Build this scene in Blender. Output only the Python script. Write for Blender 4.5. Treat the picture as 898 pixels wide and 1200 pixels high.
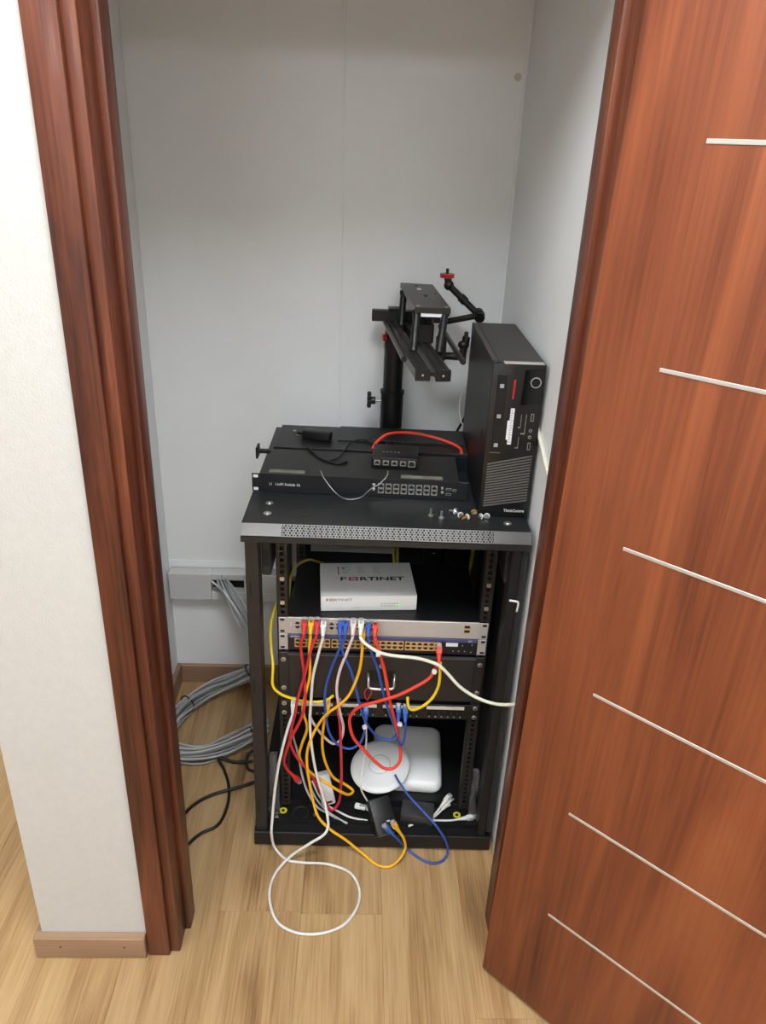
import bpy, bmesh, math, random
from mathutils import Vector, Matrix, Euler
random.seed(7)
for o in list(bpy.data.objects): bpy.data.objects.remove(o, do_unlink=True)
SC = bpy.context.scene
COL = SC.collection
R = math.radians
PI = math.pi

# ------------------------------------------------------------------ camera
CAM_H = 1.622
cam_d = bpy.data.cameras.new('camera')
cam = bpy.data.objects.new('camera', cam_d); COL.objects.link(cam)
cam_d.sensor_fit = 'VERTICAL'; cam_d.sensor_height = 24.0; cam_d.lens = 18.0
cam_d.clip_start = 0.02; cam_d.clip_end = 60
cam.matrix_world = Matrix(((0.9990012, -0.0274734, -0.0352407, 0.0),
                           (-0.0200714, 0.4287247, -0.9032122, 0.0),
                           (0.0399229, 0.9030173, 0.4277451, CAM_H),
                           (0, 0, 0, 1)))
SC.camera = cam

# ------------------------------------------------------------------ world and exposure
wd = bpy.data.worlds.new('world'); SC.world = wd; wd.use_nodes = True
wd.node_tree.nodes['Background'].inputs[0].default_value = (0.5, 0.52, 0.55, 1)
wd.node_tree.nodes['Background'].inputs[1].default_value = 0.05
vs = SC.view_settings
vs.view_transform = 'Standard'; vs.look = 'None'; vs.gamma = 1.0; vs.use_curve_mapping = False
vs.exposure = 0.22
# ceiling lamp panels; the rear pair is unseen and added as fill: (x, y, strength)
LAMPS = [(-0.95, 0.35, 16.0), (0.05, 0.40, 28.0), (-0.75, -1.6, 26.0), (0.65, -1.6, 26.0)]
CEIL = 2.65

# ------------------------------------------------------------------ helpers
def lin(c):
    def f(v):
        v /= 255.0
        return v / 12.92 if v <= 0.04045 else ((v + 0.055) / 1.055) ** 2.4
    return (f(c[0]), f(c[1]), f(c[2]), 1.0)

def mat(name, rgb, rough=0.5, metal=0.0, var=0.06, scale=30.0, bump=0.0, bscale=200.0, spec=0.5, stretch=(1, 1, 1), trans=0.0, emit=0.0, coat=0.0):
    m = bpy.data.materials.new(name); m.use_nodes = True
    nt = m.node_tree; b = nt.nodes['Principled BSDF']
    tc = nt.nodes.new('ShaderNodeTexCoord'); mp = nt.nodes.new('ShaderNodeMapping')
    mp.inputs['Scale'].default_value = stretch
    nt.links.new(tc.outputs['Object'], mp.inputs['Vector'])
    nz = nt.nodes.new('ShaderNodeTexNoise'); nz.inputs['Scale'].default_value = scale; nz.inputs['Detail'].default_value = 4
    nt.links.new(mp.outputs[0], nz.inputs['Vector'])
    rp = nt.nodes.new('ShaderNodeValToRGB')
    c = lin(rgb)
    rp.color_ramp.elements[0].position = 0.3; rp.color_ramp.elements[1].position = 0.7
    rp.color_ramp.elements[0].color = tuple(max(0, v * (1 - var)) for v in c[:3]) + (1,)
    rp.color_ramp.elements[1].color = tuple(min(1, v * (1 + var)) for v in c[:3]) + (1,)
    nt.links.new(nz.outputs[0], rp.inputs[0]); nt.links.new(rp.outputs[0], b.inputs['Base Color'])
    b.inputs['Roughness'].default_value = rough; b.inputs['Metallic'].default_value = metal
    b.inputs['Specular IOR Level'].default_value = spec
    b.inputs['Transmission Weight'].default_value = trans
    b.inputs['Coat Weight'].default_value = coat
    if emit:
        b.inputs['Emission Color'].default_value = c; b.inputs['Emission Strength'].default_value = emit
    if bump:
        n2 = nt.nodes.new('ShaderNodeTexNoise'); n2.inputs['Scale'].default_value = bscale; n2.inputs['Detail'].default_value = 3
        nt.links.new(tc.outputs['Object'], n2.inputs['Vector'])
        bp = nt.nodes.new('ShaderNodeBump'); bp.inputs['Strength'].default_value = bump; bp.inputs['Distance'].default_value = 0.002
        nt.links.new(n2.outputs[0], bp.inputs['Height']); nt.links.new(bp.outputs[0], b.inputs['Normal'])
    return m

def wood(name, stops, along='z', gscale=9.0, rough=0.4, spec=0.5, coat=0.0, rnd=False, warp=0.6, fine=0.35, blotch=0.5, bump=0.05, knots=False):
    """long-grained wood: stretched noises; stops = [(pos, rgb)]"""
    m = bpy.data.materials.new(name); m.use_nodes = True
    nt = m.node_tree; N = nt.nodes.new; L = nt.links.new
    b = nt.nodes['Principled BSDF']
    tc = N('ShaderNodeTexCoord'); vec = tc.outputs['Object']
    if rnd:
        oi = N('ShaderNodeObjectInfo'); cm = N('ShaderNodeCombineXYZ')
        mu = N('ShaderNodeMath'); mu.operation = 'MULTIPLY'; mu.inputs[1].default_value = 37.0
        L(oi.outputs['Random'], mu.inputs[0])
        for i in range(3): L(mu.outputs[0], cm.inputs[i])
        ad = N('ShaderNodeVectorMath'); ad.operation = 'ADD'
        L(vec, ad.inputs[0]); L(cm.outputs[0], ad.inputs[1]); vec = ad.outputs[0]
    def noise(scale, st, detail=4, dist=0.0, rough_=0.55):
        mp = N('ShaderNodeMapping'); mp.inputs['Scale'].default_value = st; L(vec, mp.inputs['Vector'])
        n = N('ShaderNodeTexNoise'); n.inputs['Scale'].default_value = scale; n.inputs['Detail'].default_value = detail
        n.inputs['Distortion'].default_value = dist; n.inputs['Roughness'].default_value = rough_
        L(mp.outputs[0], n.inputs['Vector']); return n.outputs[0]
    k = {'x': 0, 'y': 1, 'z': 2}[along]
    def st(v):
        s = [1.0, 1.0, 1.0]; s[k] = v; return s
    a = noise(gscale, st(0.09), 5, warp)
    f_ = noise(gscale * 14, st(0.025), 3, 0.2)
    bl = noise(gscale * 0.35, st(0.25), 2, 0.3)
    def mix(x, y, w):
        mx = N('ShaderNodeMix'); mx.data_type = 'FLOAT'; mx.inputs['Factor'].default_value = w
        L(x, mx.inputs[2]); L(y, mx.inputs[3]); return mx.outputs[0]
    v = mix(a, f_, fine); v = mix(v, bl, blotch * 0.5)
    if knots:
        mp = N('ShaderNodeMapping'); mp.inputs['Scale'].default_value = st(0.32); L(vec, mp.inputs['Vector'])
        nd = N('ShaderNodeTexNoise'); nd.inputs['Scale'].default_value = 14; L(mp.outputs[0], nd.inputs['Vector'])
        av = N('ShaderNodeMix'); av.data_type = 'VECTOR'; av.inputs['Factor'].default_value = 0.06; L(mp.outputs[0], av.inputs[4]); L(nd.outputs['Color'], av.inputs[5])
        vo = N('ShaderNodeTexVoronoi'); vo.voronoi_dimensions = '2D'; vo.inputs['Scale'].default_value = 4.2; L(av.outputs[1], vo.inputs['Vector'])
        mr = N('ShaderNodeMapRange'); mr.inputs['From Min'].default_value = 0.02; mr.inputs['From Max'].default_value = 0.17
        mr.inputs['To Min'].default_value = 0.12; mr.inputs['To Max'].default_value = 0.0; L(vo.outputs['Distance'], mr.inputs['Value'])
        sb = N('ShaderNodeMath'); sb.operation = 'SUBTRACT'; L(v, sb.inputs[0]); L(mr.outputs[0], sb.inputs[1]); v = sb.outputs[0]
    rp = N('ShaderNodeValToRGB')
    els = rp.color_ramp.elements
    while len(els) < len(stops): els.new(0.5)
    for e, (p, c) in zip(els, stops): e.position = p; e.color = lin(c)
    L(v, rp.inputs[0])
    L(rp.outputs[0], b.inputs['Base Color'])
    if rnd:
        hs = N('ShaderNodeHueSaturation'); m2 = N('ShaderNodeMapRange')
        m2.inputs['To Min'].default_value = 0.90; m2.inputs['To Max'].default_value = 1.08
        L(oi.outputs['Random'], m2.inputs['Value']); L(m2.outputs[0], hs.inputs['Value'])
        L(rp.outputs[0], hs.inputs['Color']); L(hs.outputs[0], b.inputs['Base Color'])
    b.inputs['Roughness'].default_value = rough; b.inputs['Specular IOR Level'].default_value = spec
    b.inputs['Coat Weight'].default_value = coat; b.inputs['Coat Roughness'].default_value = 0.15
    bp = N('ShaderNodeBump'); bp.inputs['Strength'].default_value = bump; bp.inputs['Distance'].default_value = 0.001
    L(f_, bp.inputs['Height']); L(bp.outputs[0], b.inputs['Normal'])
    return m

class MB:
    """collects shapes into one bmesh, with material indices"""
    def __init__(s): s.bm = bmesh.new(); s.mats = []
    def mi(s, m):
        if m not in s.mats: s.mats.append(m)
        return s.mats.index(m)
    def _fin(s, verts, m, M):
        if M is not None: bmesh.ops.transform(s.bm, matrix=M, verts=verts)
        fs = set()
        for v in verts:
            for f in v.link_faces: fs.add(f)
        i = s.mi(m)
        for f in fs: f.material_index = i
        return verts
    def box(s, x0, x1, y0, y1, z0, z1, m, bev=0.0, seg=1, M=None):
        r = bmesh.ops.create_cube(s.bm, size=1.0)
        vs_ = r['verts']
        bmesh.ops.transform(s.bm, matrix=Matrix.Translation(((x0 + x1) / 2, (y0 + y1) / 2, (z0 + z1) / 2)) @ Matrix.Diagonal((abs(x1 - x0), abs(y1 - y0), abs(z1 - z0), 1)), verts=vs_)
        if bev > 0:
            es = list({e for v in vs_ for e in v.link_edges})
            rb = bmesh.ops.bevel(s.bm, geom=es, offset=bev, segments=seg, profile=0.5, affect='EDGES')
            vs_ = list({v for f in rb['faces'] for v in f.verts} | {v for v in vs_ if v.is_valid})
            seen = set(vs_); stack = list(vs_)
            while stack:
                v = stack.pop()
                for e in v.link_edges:
                    w = e.other_vert(v)
                    if w not in seen: seen.add(w); stack.append(w)
            vs_ = list(seen)
        return s._fin(vs_, m, M)
    def cyl(s, p0, p1, r0, m, r1=None, seg=16, caps=True):
        p0 = Vector(p0); p1 = Vector(p1); d = p1 - p0
        if r1 is None: r1 = r0
        q = d.to_track_quat('Z', 'Y').to_matrix().to_4x4()
        r = bmesh.ops.create_cone(s.bm, cap_ends=caps, cap_tris=False, segments=seg, radius1=r0, radius2=r1, depth=d.length)
        return s._fin(r['verts'], m, Matrix.Translation((p0 + p1) / 2) @ q)
    def sphere(s, c, r, m, u=16, v=10, sc=(1, 1, 1)):
        g = bmesh.ops.create_uvsphere(s.bm, u_segments=u, v_segments=v, radius=r)
        return s._fin(g['verts'], m, Matrix.Translation(c) @ Matrix.Diagonal((sc[0], sc[1], sc[2], 1)))
    def tube(s, pts, r, m, seg=8, step=0.008, caps=True):
        P = smooth(pts, step)
        rings = []; up = None
        for i, p in enumerate(P):
            t = (P[min(i + 1, len(P) - 1)] - P[max(i - 1, 0)]).normalized()
            if up is None: up = t.orthogonal().normalized()
            else:
                up = (up - t * up.dot(t))
                up = up.normalized() if up.length > 1e-6 else t.orthogonal().normalized()
            sd = t.cross(up)
            rings.append([s.bm.verts.new(p + up * (r * math.cos(2 * PI * k / seg)) + sd * (r * math.sin(2 * PI * k / seg))) for k in range(seg)])
        i = s.mi(m)
        for a, b in zip(rings, rings[1:]):
            for k in range(seg):
                f = s.bm.faces.new((a[k], a[(k + 1) % seg], b[(k + 1) % seg], b[k])); f.material_index = i; f.smooth = True
        if caps:
            for f in (s.bm.faces.new(rings[0][::-1]), s.bm.faces.new(rings[-1])): f.material_index = i
    def lathe(s, prof, m, seg=48, M=None):
        """prof: [(r, z)] from axis to axis"""
        rings = []; allv = []
        for r, z in prof:
            if r < 1e-6: ring = [s.bm.verts.new((0, 0, z))]
            else: ring = [s.bm.verts.new((r * math.cos(2 * PI * k / seg), r * math.sin(2 * PI * k / seg), z)) for k in range(seg)]
            rings.append(ring); allv += ring
        for a, b in zip(rings, rings[1:]):
            for k in range(seg):
                k2 = (k + 1) % seg
                if len(a) == 1 and len(b) == 1: continue
                if len(a) == 1: f = s.bm.faces.new((a[0], b[k], b[k2]))
                elif len(b) == 1: f = s.bm.faces.new((a[k], b[0], a[k2]))
                else: f = s.bm.faces.new((a[k], b[k], b[k2], a[k2]))
                f.smooth = True
        return s._fin(allv, m, M)
    def prism(s, poly, axis, a0, a1, m, M=None):
        """poly of 2-D points extruded along axis ('x': (y,z), 'y': (x,z), 'z': (x,y))"""
        def P(u, v, w): return {'x': (w, u, v), 'y': (u, w, v), 'z': (u, v, w)}[axis]
        A = [s.bm.verts.new(P(u, v, a0)) for u, v in poly]; B = [s.bm.verts.new(P(u, v, a1)) for u, v in poly]
        n = len(poly); s.bm.faces.new(A); s.bm.faces.new(B[::-1])
        for k in range(n): s.bm.faces.new((A[k], B[k], B[(k + 1) % n], A[(k + 1) % n]))
        return s._fin(A + B, m, M)
    def mesh(s, name, smooth_angle=None):
        bmesh.ops.recalc_face_normals(s.bm, faces=s.bm.faces[:])
        me = bpy.data.meshes.new(name); s.bm.to_mesh(me); s.bm.free()
        for m in s.mats: me.materials.append(m)
        if smooth_angle:
            for p in me.polygons: p.use_smooth = True
            try: me.set_sharp_from_angle(angle=R(smooth_angle))
            except Exception: pass
        return me
    def build(s, name, parent=None, smooth_angle=None, label=None):
        return link(name, s.mesh(name, smooth_angle), parent, label)

def link(name, me, parent=None, label=None):
    o = bpy.data.objects.new(name, me); COL.objects.link(o)
    if parent is not None: o.parent = parent
    if label: o['label'] = label
    return o

def smooth(pts, step):
    P = [Vector(p) for p in pts]
    if len(P) < 3:
        n = max(1, int((P[1] - P[0]).length / step)); return [P[0].lerp(P[1], i / n) for i in range(n + 1)]
    P = [P[0] * 2 - P[1]] + P + [P[-1] * 2 - P[-2]]
    out = []
    for i in range(1, len(P) - 2):
        p0, p1, p2, p3 = P[i - 1:i + 3]
        # centripetal Catmull-Rom
        t1 = max(1e-5, (p1 - p0).length ** 0.5); t2 = t1 + max(1e-5, (p2 - p1).length ** 0.5); t3 = t2 + max(1e-5, (p3 - p2).length ** 0.5)
        n = max(2, int((p2 - p1).length / step))
        for k in range(n):
            t = t1 + (t2 - t1) * k / n
            A1 = p0 * ((t1 - t) / t1) + p1 * (t / t1)
            A2 = p1 * ((t2 - t) / (t2 - t1)) + p2 * ((t - t1) / (t2 - t1))
            A3 = p2 * ((t3 - t) / (t3 - t2)) + p3 * ((t - t2) / (t3 - t2))
            B1 = A1 * ((t2 - t) / t2) + A2 * (t / t2)
            B2 = A2 * ((t3 - t) / (t3 - t1)) + A3 * ((t - t1) / (t3 - t1))
            out.append(B1 * ((t2 - t) / (t2 - t1)) + B2 * ((t - t1) / (t2 - t1)))
    out.append(P[-2]); return out

def thing(name, label, cat, loc=(0, 0, 0), rot=(0, 0, 0), group=None):
    o = bpy.data.objects.new(name, None); COL.objects.link(o); o.empty_display_size = 0.05
    o.location = loc; o.rotation_euler = rot; o['label'] = label; o['category'] = cat
    if group: o['group'] = group
    return o

def tag(o, label, cat, group=None):
    o['label'] = label; o['category'] = cat
    if group: o['group'] = group
    return o

def struct(o, label=None):
    o['kind'] = 'structure'
    if label: o['label'] = label
    return o

def text_mesh(name, body, size, m, extrude=0.0002, sx=1.0, spacing=1.0, offset=0.0, align='LEFT'):
    cu = bpy.data.curves.new(name, 'FONT'); cu.body = body; cu.size = size; cu.extrude = extrude; cu.space_character = spacing
    cu.align_x = align; cu.offset = offset; cu.resolution_u = 2
    o = bpy.data.objects.new(name, cu); COL.objects.link(o)
    dg = bpy.context.evaluated_depsgraph_get(); dg.update()
    me = bpy.data.meshes.new_from_object(o.evaluated_get(dg))
    bpy.data.objects.remove(o, do_unlink=True); bpy.data.curves.remove(cu)
    me.transform(Matrix.Diagonal((sx, 1, 1, 1)))
    me.materials.clear(); me.materials.append(m)
    return me
FRONT = Matrix.Rotation(R(90), 4, 'X')        # text lying in XY -> standing, facing -Y

# ------------------------------------------------------------------ materials
M = {}
M['plaster'] = mat('textured_plaster', (200, 199, 196), 0.9, var=0.02, scale=60, bump=0.5, bscale=300)
M['panel'] = mat('closet_wall_paint', (240, 241, 241), 0.75, var=0.015, scale=6, bump=0.05, bscale=150)
M['office'] = mat('office_wall_paint', (240, 240, 238), 0.85, var=0.01, scale=4)
M['ceil'] = mat('ceiling_paint', (238, 238, 235), 0.9, var=0.01, scale=4)
M['floorbase'] = mat('floor_underlay', (70, 52, 34), 0.9)
M['oak'] = wood('oak_laminate', [(0.26, (104, 74, 46)), (0.40, (160, 124, 82)), (0.52, (186, 152, 107)), (0.68, (202, 170, 126))], 'y', 17, 0.42, rnd=True, warp=1.0, fine=0.46, blotch=0.45, knots=True)
M['oakboard'] = wood('oak_baseboard', [(0.3, (124, 93, 70)), (0.55, (162, 130, 104)), (0.75, (178, 148, 122))], 'x', 9, 0.5)
M['oakboard_y'] = wood('oak_baseboard_side', [(0.3, (124, 93, 70)), (0.55, (162, 130, 104)), (0.75, (178, 148, 122))], 'y', 9, 0.5)
M['frame'] = wood('mahogany_frame', [(0.36, (40, 17, 10)), (0.46, (82, 40, 25)), (0.56, (108, 56, 35)), (0.68, (142, 80, 48))], 'z', 16, 0.42, spec=0.4, coat=0.08, warp=0.8)
M['door'] = wood('mahogany_veneer', [(0.33, (74, 36, 22)), (0.44, (113, 59, 36)), (0.55, (138, 76, 46)), (0.70, (158, 93, 57))], 'z', 9, 0.5, spec=0.3, coat=0.04, warp=1.6, fine=0.33, blotch=0.7)
M['alu'] = mat('brushed_aluminium', (190, 185, 178), 0.45, 0.4, stretch=(1, 40, 40), scale=8)
M['black'] = mat('black_powder_coat', (17, 17, 18), 0.45, bump=0.12, bscale=900, var=0.15)
M['lid'] = mat('black_lid_coat', (30, 31, 32), 0.42, bump=0.06, bscale=900, var=0.18, scale=14)
M['post'] = mat('charcoal_post_coat', (36, 34, 34), 0.4, var=0.1)
M['vent'] = mat('vent_steel', (120, 119, 117), 0.3, 0.7, var=0.05)
M['matt'] = mat('matt_black', (13, 13, 13), 0.8, var=0.2)
M['plastic'] = mat('black_plastic', (16, 15, 16), 0.45, var=0.12)
M['gloss'] = mat('gloss_black', (10, 10, 12), 0.12)
M['silver'] = mat('silver_faceplate', (186, 180, 176), 0.4, 0.25, var=0.03)
M['steel'] = mat('zinc_steel', (205, 204, 200), 0.28, 0.9)
M['nickel'] = mat('nickel_port', (190, 188, 182), 0.3, 0.8)
M['gold'] = mat('tan_port_housing', (196, 158, 108), 0.45)
M['cav'] = mat('port_cavity', (16, 14, 13), 0.7)
M['navy'] = mat('dark_navy_fascia', (18, 19, 24), 0.42)
M['violet'] = mat('violet_blue_strip', (72, 72, 118), 0.4)
M['white'] = mat('white_plastic', (226, 227, 226), 0.4, var=0.015)
M['whiteap'] = mat('white_access_point', (238, 239, 239), 0.35, var=0.01)
M['offwhite'] = mat('white_painted_steel', (240, 240, 239), 0.42, var=0.01)
M['label'] = mat('paper_label', (222, 222, 226), 0.7)
M['strip'] = mat('label_holder', (214, 210, 202), 0.5)
M['ink'] = mat('print_black', (24, 24, 26), 0.6)
M['inkred'] = mat('print_red', (176, 32, 36), 0.5)
M['inkgrey'] = mat('print_grey', (158, 160, 166), 0.6)
M['inklight'] = mat('print_light', (206, 208, 212), 0.5)
M['ledg'] = mat('green_led', (120, 235, 110), 0.4, emit=1.0)
M['red'] = mat('red_jacket', (206, 48, 44), 0.42, var=0.05)
M['crimson'] = mat('crimson_jacket', (204, 42, 62), 0.42, var=0.05)
M['scarlet'] = mat('scarlet_jacket', (228, 66, 48), 0.42, var=0.05)
M['yellow'] = mat('yellow_jacket', (238, 176, 30), 0.42, var=0.05)
M['lemon'] = mat('lemon_jacket', (236, 204, 40), 0.42, var=0.05)
M['olive'] = mat('olive_jacket', (168, 148, 58), 0.45, var=0.05)
M['blue'] = mat('blue_jacket', (42, 96, 186), 0.42, var=0.05)
M['blue2'] = mat('deep_blue_jacket', (46, 82, 170), 0.42, var=0.05)
M['wht'] = mat('white_jacket', (224, 222, 218), 0.45, var=0.03)
M['pink'] = mat('pinkish_white_jacket', (224, 204, 204), 0.45, var=0.03)
M['cream'] = mat('cream_jacket', (232, 230, 212), 0.45, var=0.03)
M['grey'] = mat('grey_jacket', (186, 187, 188), 0.5, var=0.06)
M['greyd'] = mat('grey_jacket_dark', (160, 161, 163), 0.5, var=0.06)
M['cord'] = mat('black_cord', (20, 20, 21), 0.45)
M['clear'] = mat('clear_plug', (214, 214, 216), 0.15, trans=0.55)
M['film'] = mat('clear_film', (150, 150, 150), 0.2, trans=0.75)
M['trunk'] = mat('trunking_plastic', (206, 205, 203), 0.5, var=0.01)
M['yel'] = mat('yellow_sticker', (212, 206, 40), 0.5)
M['redano'] = mat('red_anodised', (176, 40, 36), 0.35, 0.4)
M['rig'] = mat('black_anodised', (20, 19, 19), 0.42, 0.2)
M['rigrail'] = mat('dark_anodised_rail', (46, 43, 41), 0.36, 0.5)
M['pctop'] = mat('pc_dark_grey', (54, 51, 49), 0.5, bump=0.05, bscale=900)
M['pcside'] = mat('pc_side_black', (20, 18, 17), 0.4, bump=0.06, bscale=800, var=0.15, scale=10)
M['pcface'] = mat('pc_bezel', (16, 14, 14), 0.4)
M['slat'] = mat('pc_slat', (98, 94, 91), 0.45)
M['scuff'] = mat('adhesive_residue', (112, 110, 98), 0.7, var=0.35, scale=40)
M['brass'] = mat('brass_bolt', (206, 160, 84), 0.3, 0.8)
M['lampe'] = mat('lamp_diffuser', (255, 248, 238), 0.5, var=0.0)

# ------------------------------------------------------------------ the setting
BACK = 2.082; LEFT = -0.572; RIGHT = 0.377; FRONT_Y = 1.116; FRONT_IN = 1.215
RX0, RX1, RY0 = -2.7, 2.3, -2.8
m_ = MB(); m_.box(RX0, RX1, RY0, BACK + .08, -0.05, -0.006, M['floorbase']); FLOOR = struct(m_.build('floor'), 'light oak laminate floor of long planks')
# planks run away from the camera; seams at measured places
PW = 0.19; PL = 1.28
pm = MB(); pm.box(0, PW - .0004, 0, PL - .0004, -0.006, 0, M['oak'], bev=0.0003); plank_me = pm.mesh('plank')
joint = {-1: 1.228, 0: 1.222, 1: .47, 2: .984, -2: .47, -3: .40, -4: .25, -5: .7}
k0 = int((RX0 - .087) / PW) - 1; k1 = int((RX1 - .087) / PW)
for k in range(k0, k1 + 1):
    x = .087 + (k - 1) * PW
    if x < RX0 - .01 or x > RX1 - .1: continue
    j = joint.get(k, (k * 0.437) % PL)
    y = j - PL * math.ceil((j - RY0) / PL)
    while y < BACK + .08:
        near = (-1.1 < x < 0.9 and y + PL > 0.3)
        if near:
            o = link('plank', plank_me, FLOOR); o.location = (x, y, 0)
        y += PL
m_ = MB()                                            # planks behind and beside the camera, joined
for k in range(k0, k1 + 1):
    x = .087 + (k - 1) * PW
    if x < RX0 - .01 or x > RX1 - .1: continue
    j = joint.get(k, (k * 0.437) % PL); y = j - PL * math.ceil((j - RY0) / PL)
    while y < BACK + .08:
        if not (-1.1 < x < 0.9 and y + PL > 0.3): m_.box(x, x + PW - .0008, y, y + PL - .0008, -0.006, 0, M['oak'])
        y += PL
o = m_.build('outlying_planks', FLOOR); o['kind'] = 'stuff'

def wall(name, boxes, m, label):
    b = MB()
    for q in boxes: b.box(*q, m)
    return struct(b.build(name), label)
HEAD = 2.03
wall('wall_front', [(-.655, -.430, FRONT_Y + .012, FRONT_IN, 0, CEIL), (.40, RX1, FRONT_Y + .012, FRONT_IN, 0, CEIL), (-.430, .40, FRONT_Y + .012, FRONT_IN, HEAD + .05, CEIL)], M['plaster'], 'textured white plaster wall around the closet doorway')
wall('wall_closet_left', [(-.655, LEFT, FRONT_IN, BACK + .08, 0, CEIL)], M['panel'], 'pale closet wall on the left side')
wall('wall_closet_right', [(RIGHT, RIGHT + .1, FRONT_IN, BACK + .08, 0, CEIL)], M['panel'], 'pale closet wall beside the tower computer')
bw = MB(); bw.box(LEFT, -.0565, BACK, BACK + .08, 0, CEIL, M['panel'], bev=.0012); bw.box(-.0535, RIGHT, BACK, BACK + .08, 0, CEIL, M['panel'], bev=.0012); bw.box(-.0565, -.0535, BACK + .002, BACK + .08, 0, CEIL, M['panel'])
WB = struct(bw.build('wall_closet_back'), 'pale panelled closet wall behind the rack')
cv = MB(); cv.box(RIGHT - .008, RIGHT - .0005, BACK - .006, BACK - .0005, 0.0, CEIL, M['panel']); cv.build('corner_bead', WB)
st_ = MB(); st_.cyl((.356, BACK - .0005, 1.787), (.356, BACK + .002, 1.787), .009, mat('tan_stain', (212, 204, 186), .8), seg=14); st_.build('stain', WB)
wall('wall_left', [(RX0 - .1, RX0, RY0, BACK + .08, 0, CEIL)], M['office'], 'white office wall far to the left')
wall('wall_right', [(RX1, RX1 + .1, RY0, FRONT_IN, 0, CEIL)], M['office'], 'white office wall far to the right')
wall('wall_rear', [(RX0, RX1, RY0 - .1, RY0, 0, CEIL)], M['office'], 'white office wall behind the viewer')
wall('wall_back', [(RX0, -.655, BACK + .08, BACK + .18, 0, CEIL)], M['office'], 'white office wall beyond the closet')
wall('ceiling', [(RX0, RX1, RY0, BACK + .18, CEIL, CEIL + .1)], M['ceil'], 'white ceiling')

def trim(name, b, label): return struct(b.build(name), label)
b = MB()
b.box(-.668, -.431, FRONT_Y - .007, FRONT_Y + .012, 0, .062, M['oakboard'], bev=.002)
b.box(-.668, -.655, FRONT_Y + .012, BACK + .08, 0, .062, M['oakboard_y'], bev=.002)
for x in (-.612, -.475): b.cyl((x, FRONT_Y - .0074, .036), (x, FRONT_Y - .006, .036), .0022, M['ink'], seg=8)
trim('baseboard_front', b, 'oak baseboard at the foot of the white front wall')
b = MB(); b.box(LEFT, LEFT + .014, FRONT_IN, BACK, 0, .068, M['oakboard_y'], bev=.002); trim('baseboard_left', b, 'oak baseboard along the left closet wall')
b = MB(); b.box(LEFT + .014, RIGHT - .001, BACK - .014, BACK, 0, .068, M['oakboard'], bev=.002); trim('baseboard_back', b, 'oak baseboard along the closet back wall')

# door frame: casing, frame face, rebate and stop on both sides
def frame_side(name, s, x_open, label):
    """s=-1 left / +1 right; x_open = face of the stop towards the opening"""
    root = thing(name, label, 'door frame'); del root['category']; struct(root, label)
    X = lambda d: x_open + s * d       # d grows away from the opening
    def bx(nm, d0, d1, y0, y1, bev=.003):
        b = MB(); a, c = sorted((X(d0), X(d1))); b.box(a, c, y0, y1, 0.0, HEAD + .05, M['frame'], bev=bev, seg=2); return b.build(nm, root, smooth_angle=40)
    bx('casing', .032, .079, FRONT_Y, FRONT_Y + .014)
    bx('casing_lip', .012, .034, FRONT_Y + .010, FRONT_Y + .022)
    bx('jamb', .012, .032, FRONT_Y + .020, FRONT_IN + .012, bev=.002)
    bx('door_stop', .0, .014, FRONT_Y + .064, FRONT_IN + .012)
    return root
fl = frame_side('trim_1', -1, -.349, 'dark mahogany door frame upright beside the white wall')
fr = frame_side('trim_2', 1, .330, 'dark mahogany door frame upright behind the open door')
b = MB(); b.box(-.430, .402, FRONT_Y, FRONT_IN + .012, HEAD, HEAD + .05, M['frame'], bev=.003); trim('trim_3', b, 'mahogany head of the door frame')
# worn bare spots on the left upright
b = MB()
for z, h in ((.79, .028), (.735, .012)): b.box(-.3655, -.361, FRONT_Y + .0635, FRONT_Y + .0655, z, z + h, mat('bare_wood', (206, 160, 96), .7))
b.build('chipped_spot', fl)

# ------------------------------------------------------------------ door
DOOR = thing('door_1', 'open mahogany door with thin horizontal aluminium inlay strips', 'door', (.303, 1.087, 0.0125), (Matrix.Rotation(R(-43.6), 4, 'Z') @ Matrix.Rotation(R(.9), 4, 'Y')).to_euler())
del DOOR['category']; DOOR['kind'] = 'structure'
b = MB(); b.box(0, .74, .0, .040, 0, 2.02, M['door'], bev=.0025, seg=2); b.build('door_leaf', DOOR, smooth_angle=40)
for z in (.287, .553, .819, 1.090, 1.360, 1.634, 1.905):
    b = MB(); b.box(0, .484, -.0010, .002, -.0029, .0029, M['alu'], bev=.0006); o = b.build('inlay_strip', DOOR); o.location = (.122 - z * .0085, 0, z); o.rotation_euler = (0, R(-.9), 0)
for z in (.22, 1.0, 1.80):
    b = MB(); b.cyl((.0, .045, z - .045), (.0, .045, z + .045), .007, M['steel'], seg=12); b.box(.002, .03, .0402, .042, z - .04, z + .04, M['steel']); b.build('hinge', DOOR)

# ------------------------------------------------------------------ ceiling lamps and added fill panels
for i, (lx, ly, st) in enumerate(LAMPS):
    t = thing('ceiling_lamp_or_fill', ['square ceiling lamp panel before the closet on the white wall side', 'square ceiling lamp panel before the closet on the open door side', 'added square fill light panel farther back on the white wall side', 'added square fill light panel farther back on the open door side'][i], 'lamp', (lx, ly, CEIL - .02), group='ceiling lamps of the office')
    b = MB()
    for q in ((-.31, .31, -.31, -.295), (-.31, .31, .295, .31), (-.31, -.295, -.295, .295), (.295, .31, -.295, .295)): b.box(*q, -.012, .019, M['white'])
    b.build('lamp_rim', t)
    em = bpy.data.materials.new('lamp_glow'); em.use_nodes = True
    p = em.node_tree.nodes['Principled BSDF']; p.inputs['Base Color'].default_value = (.9, .9, .88, 1)
    p.inputs['Emission Color'].default_value = (.91, .965, 1.0, 1); p.inputs['Emission Strength'].default_value = st
    b = MB(); b.box(-.295, .295, -.295, .295, -.004, .018, em); b.build('diffuser', t)

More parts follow.
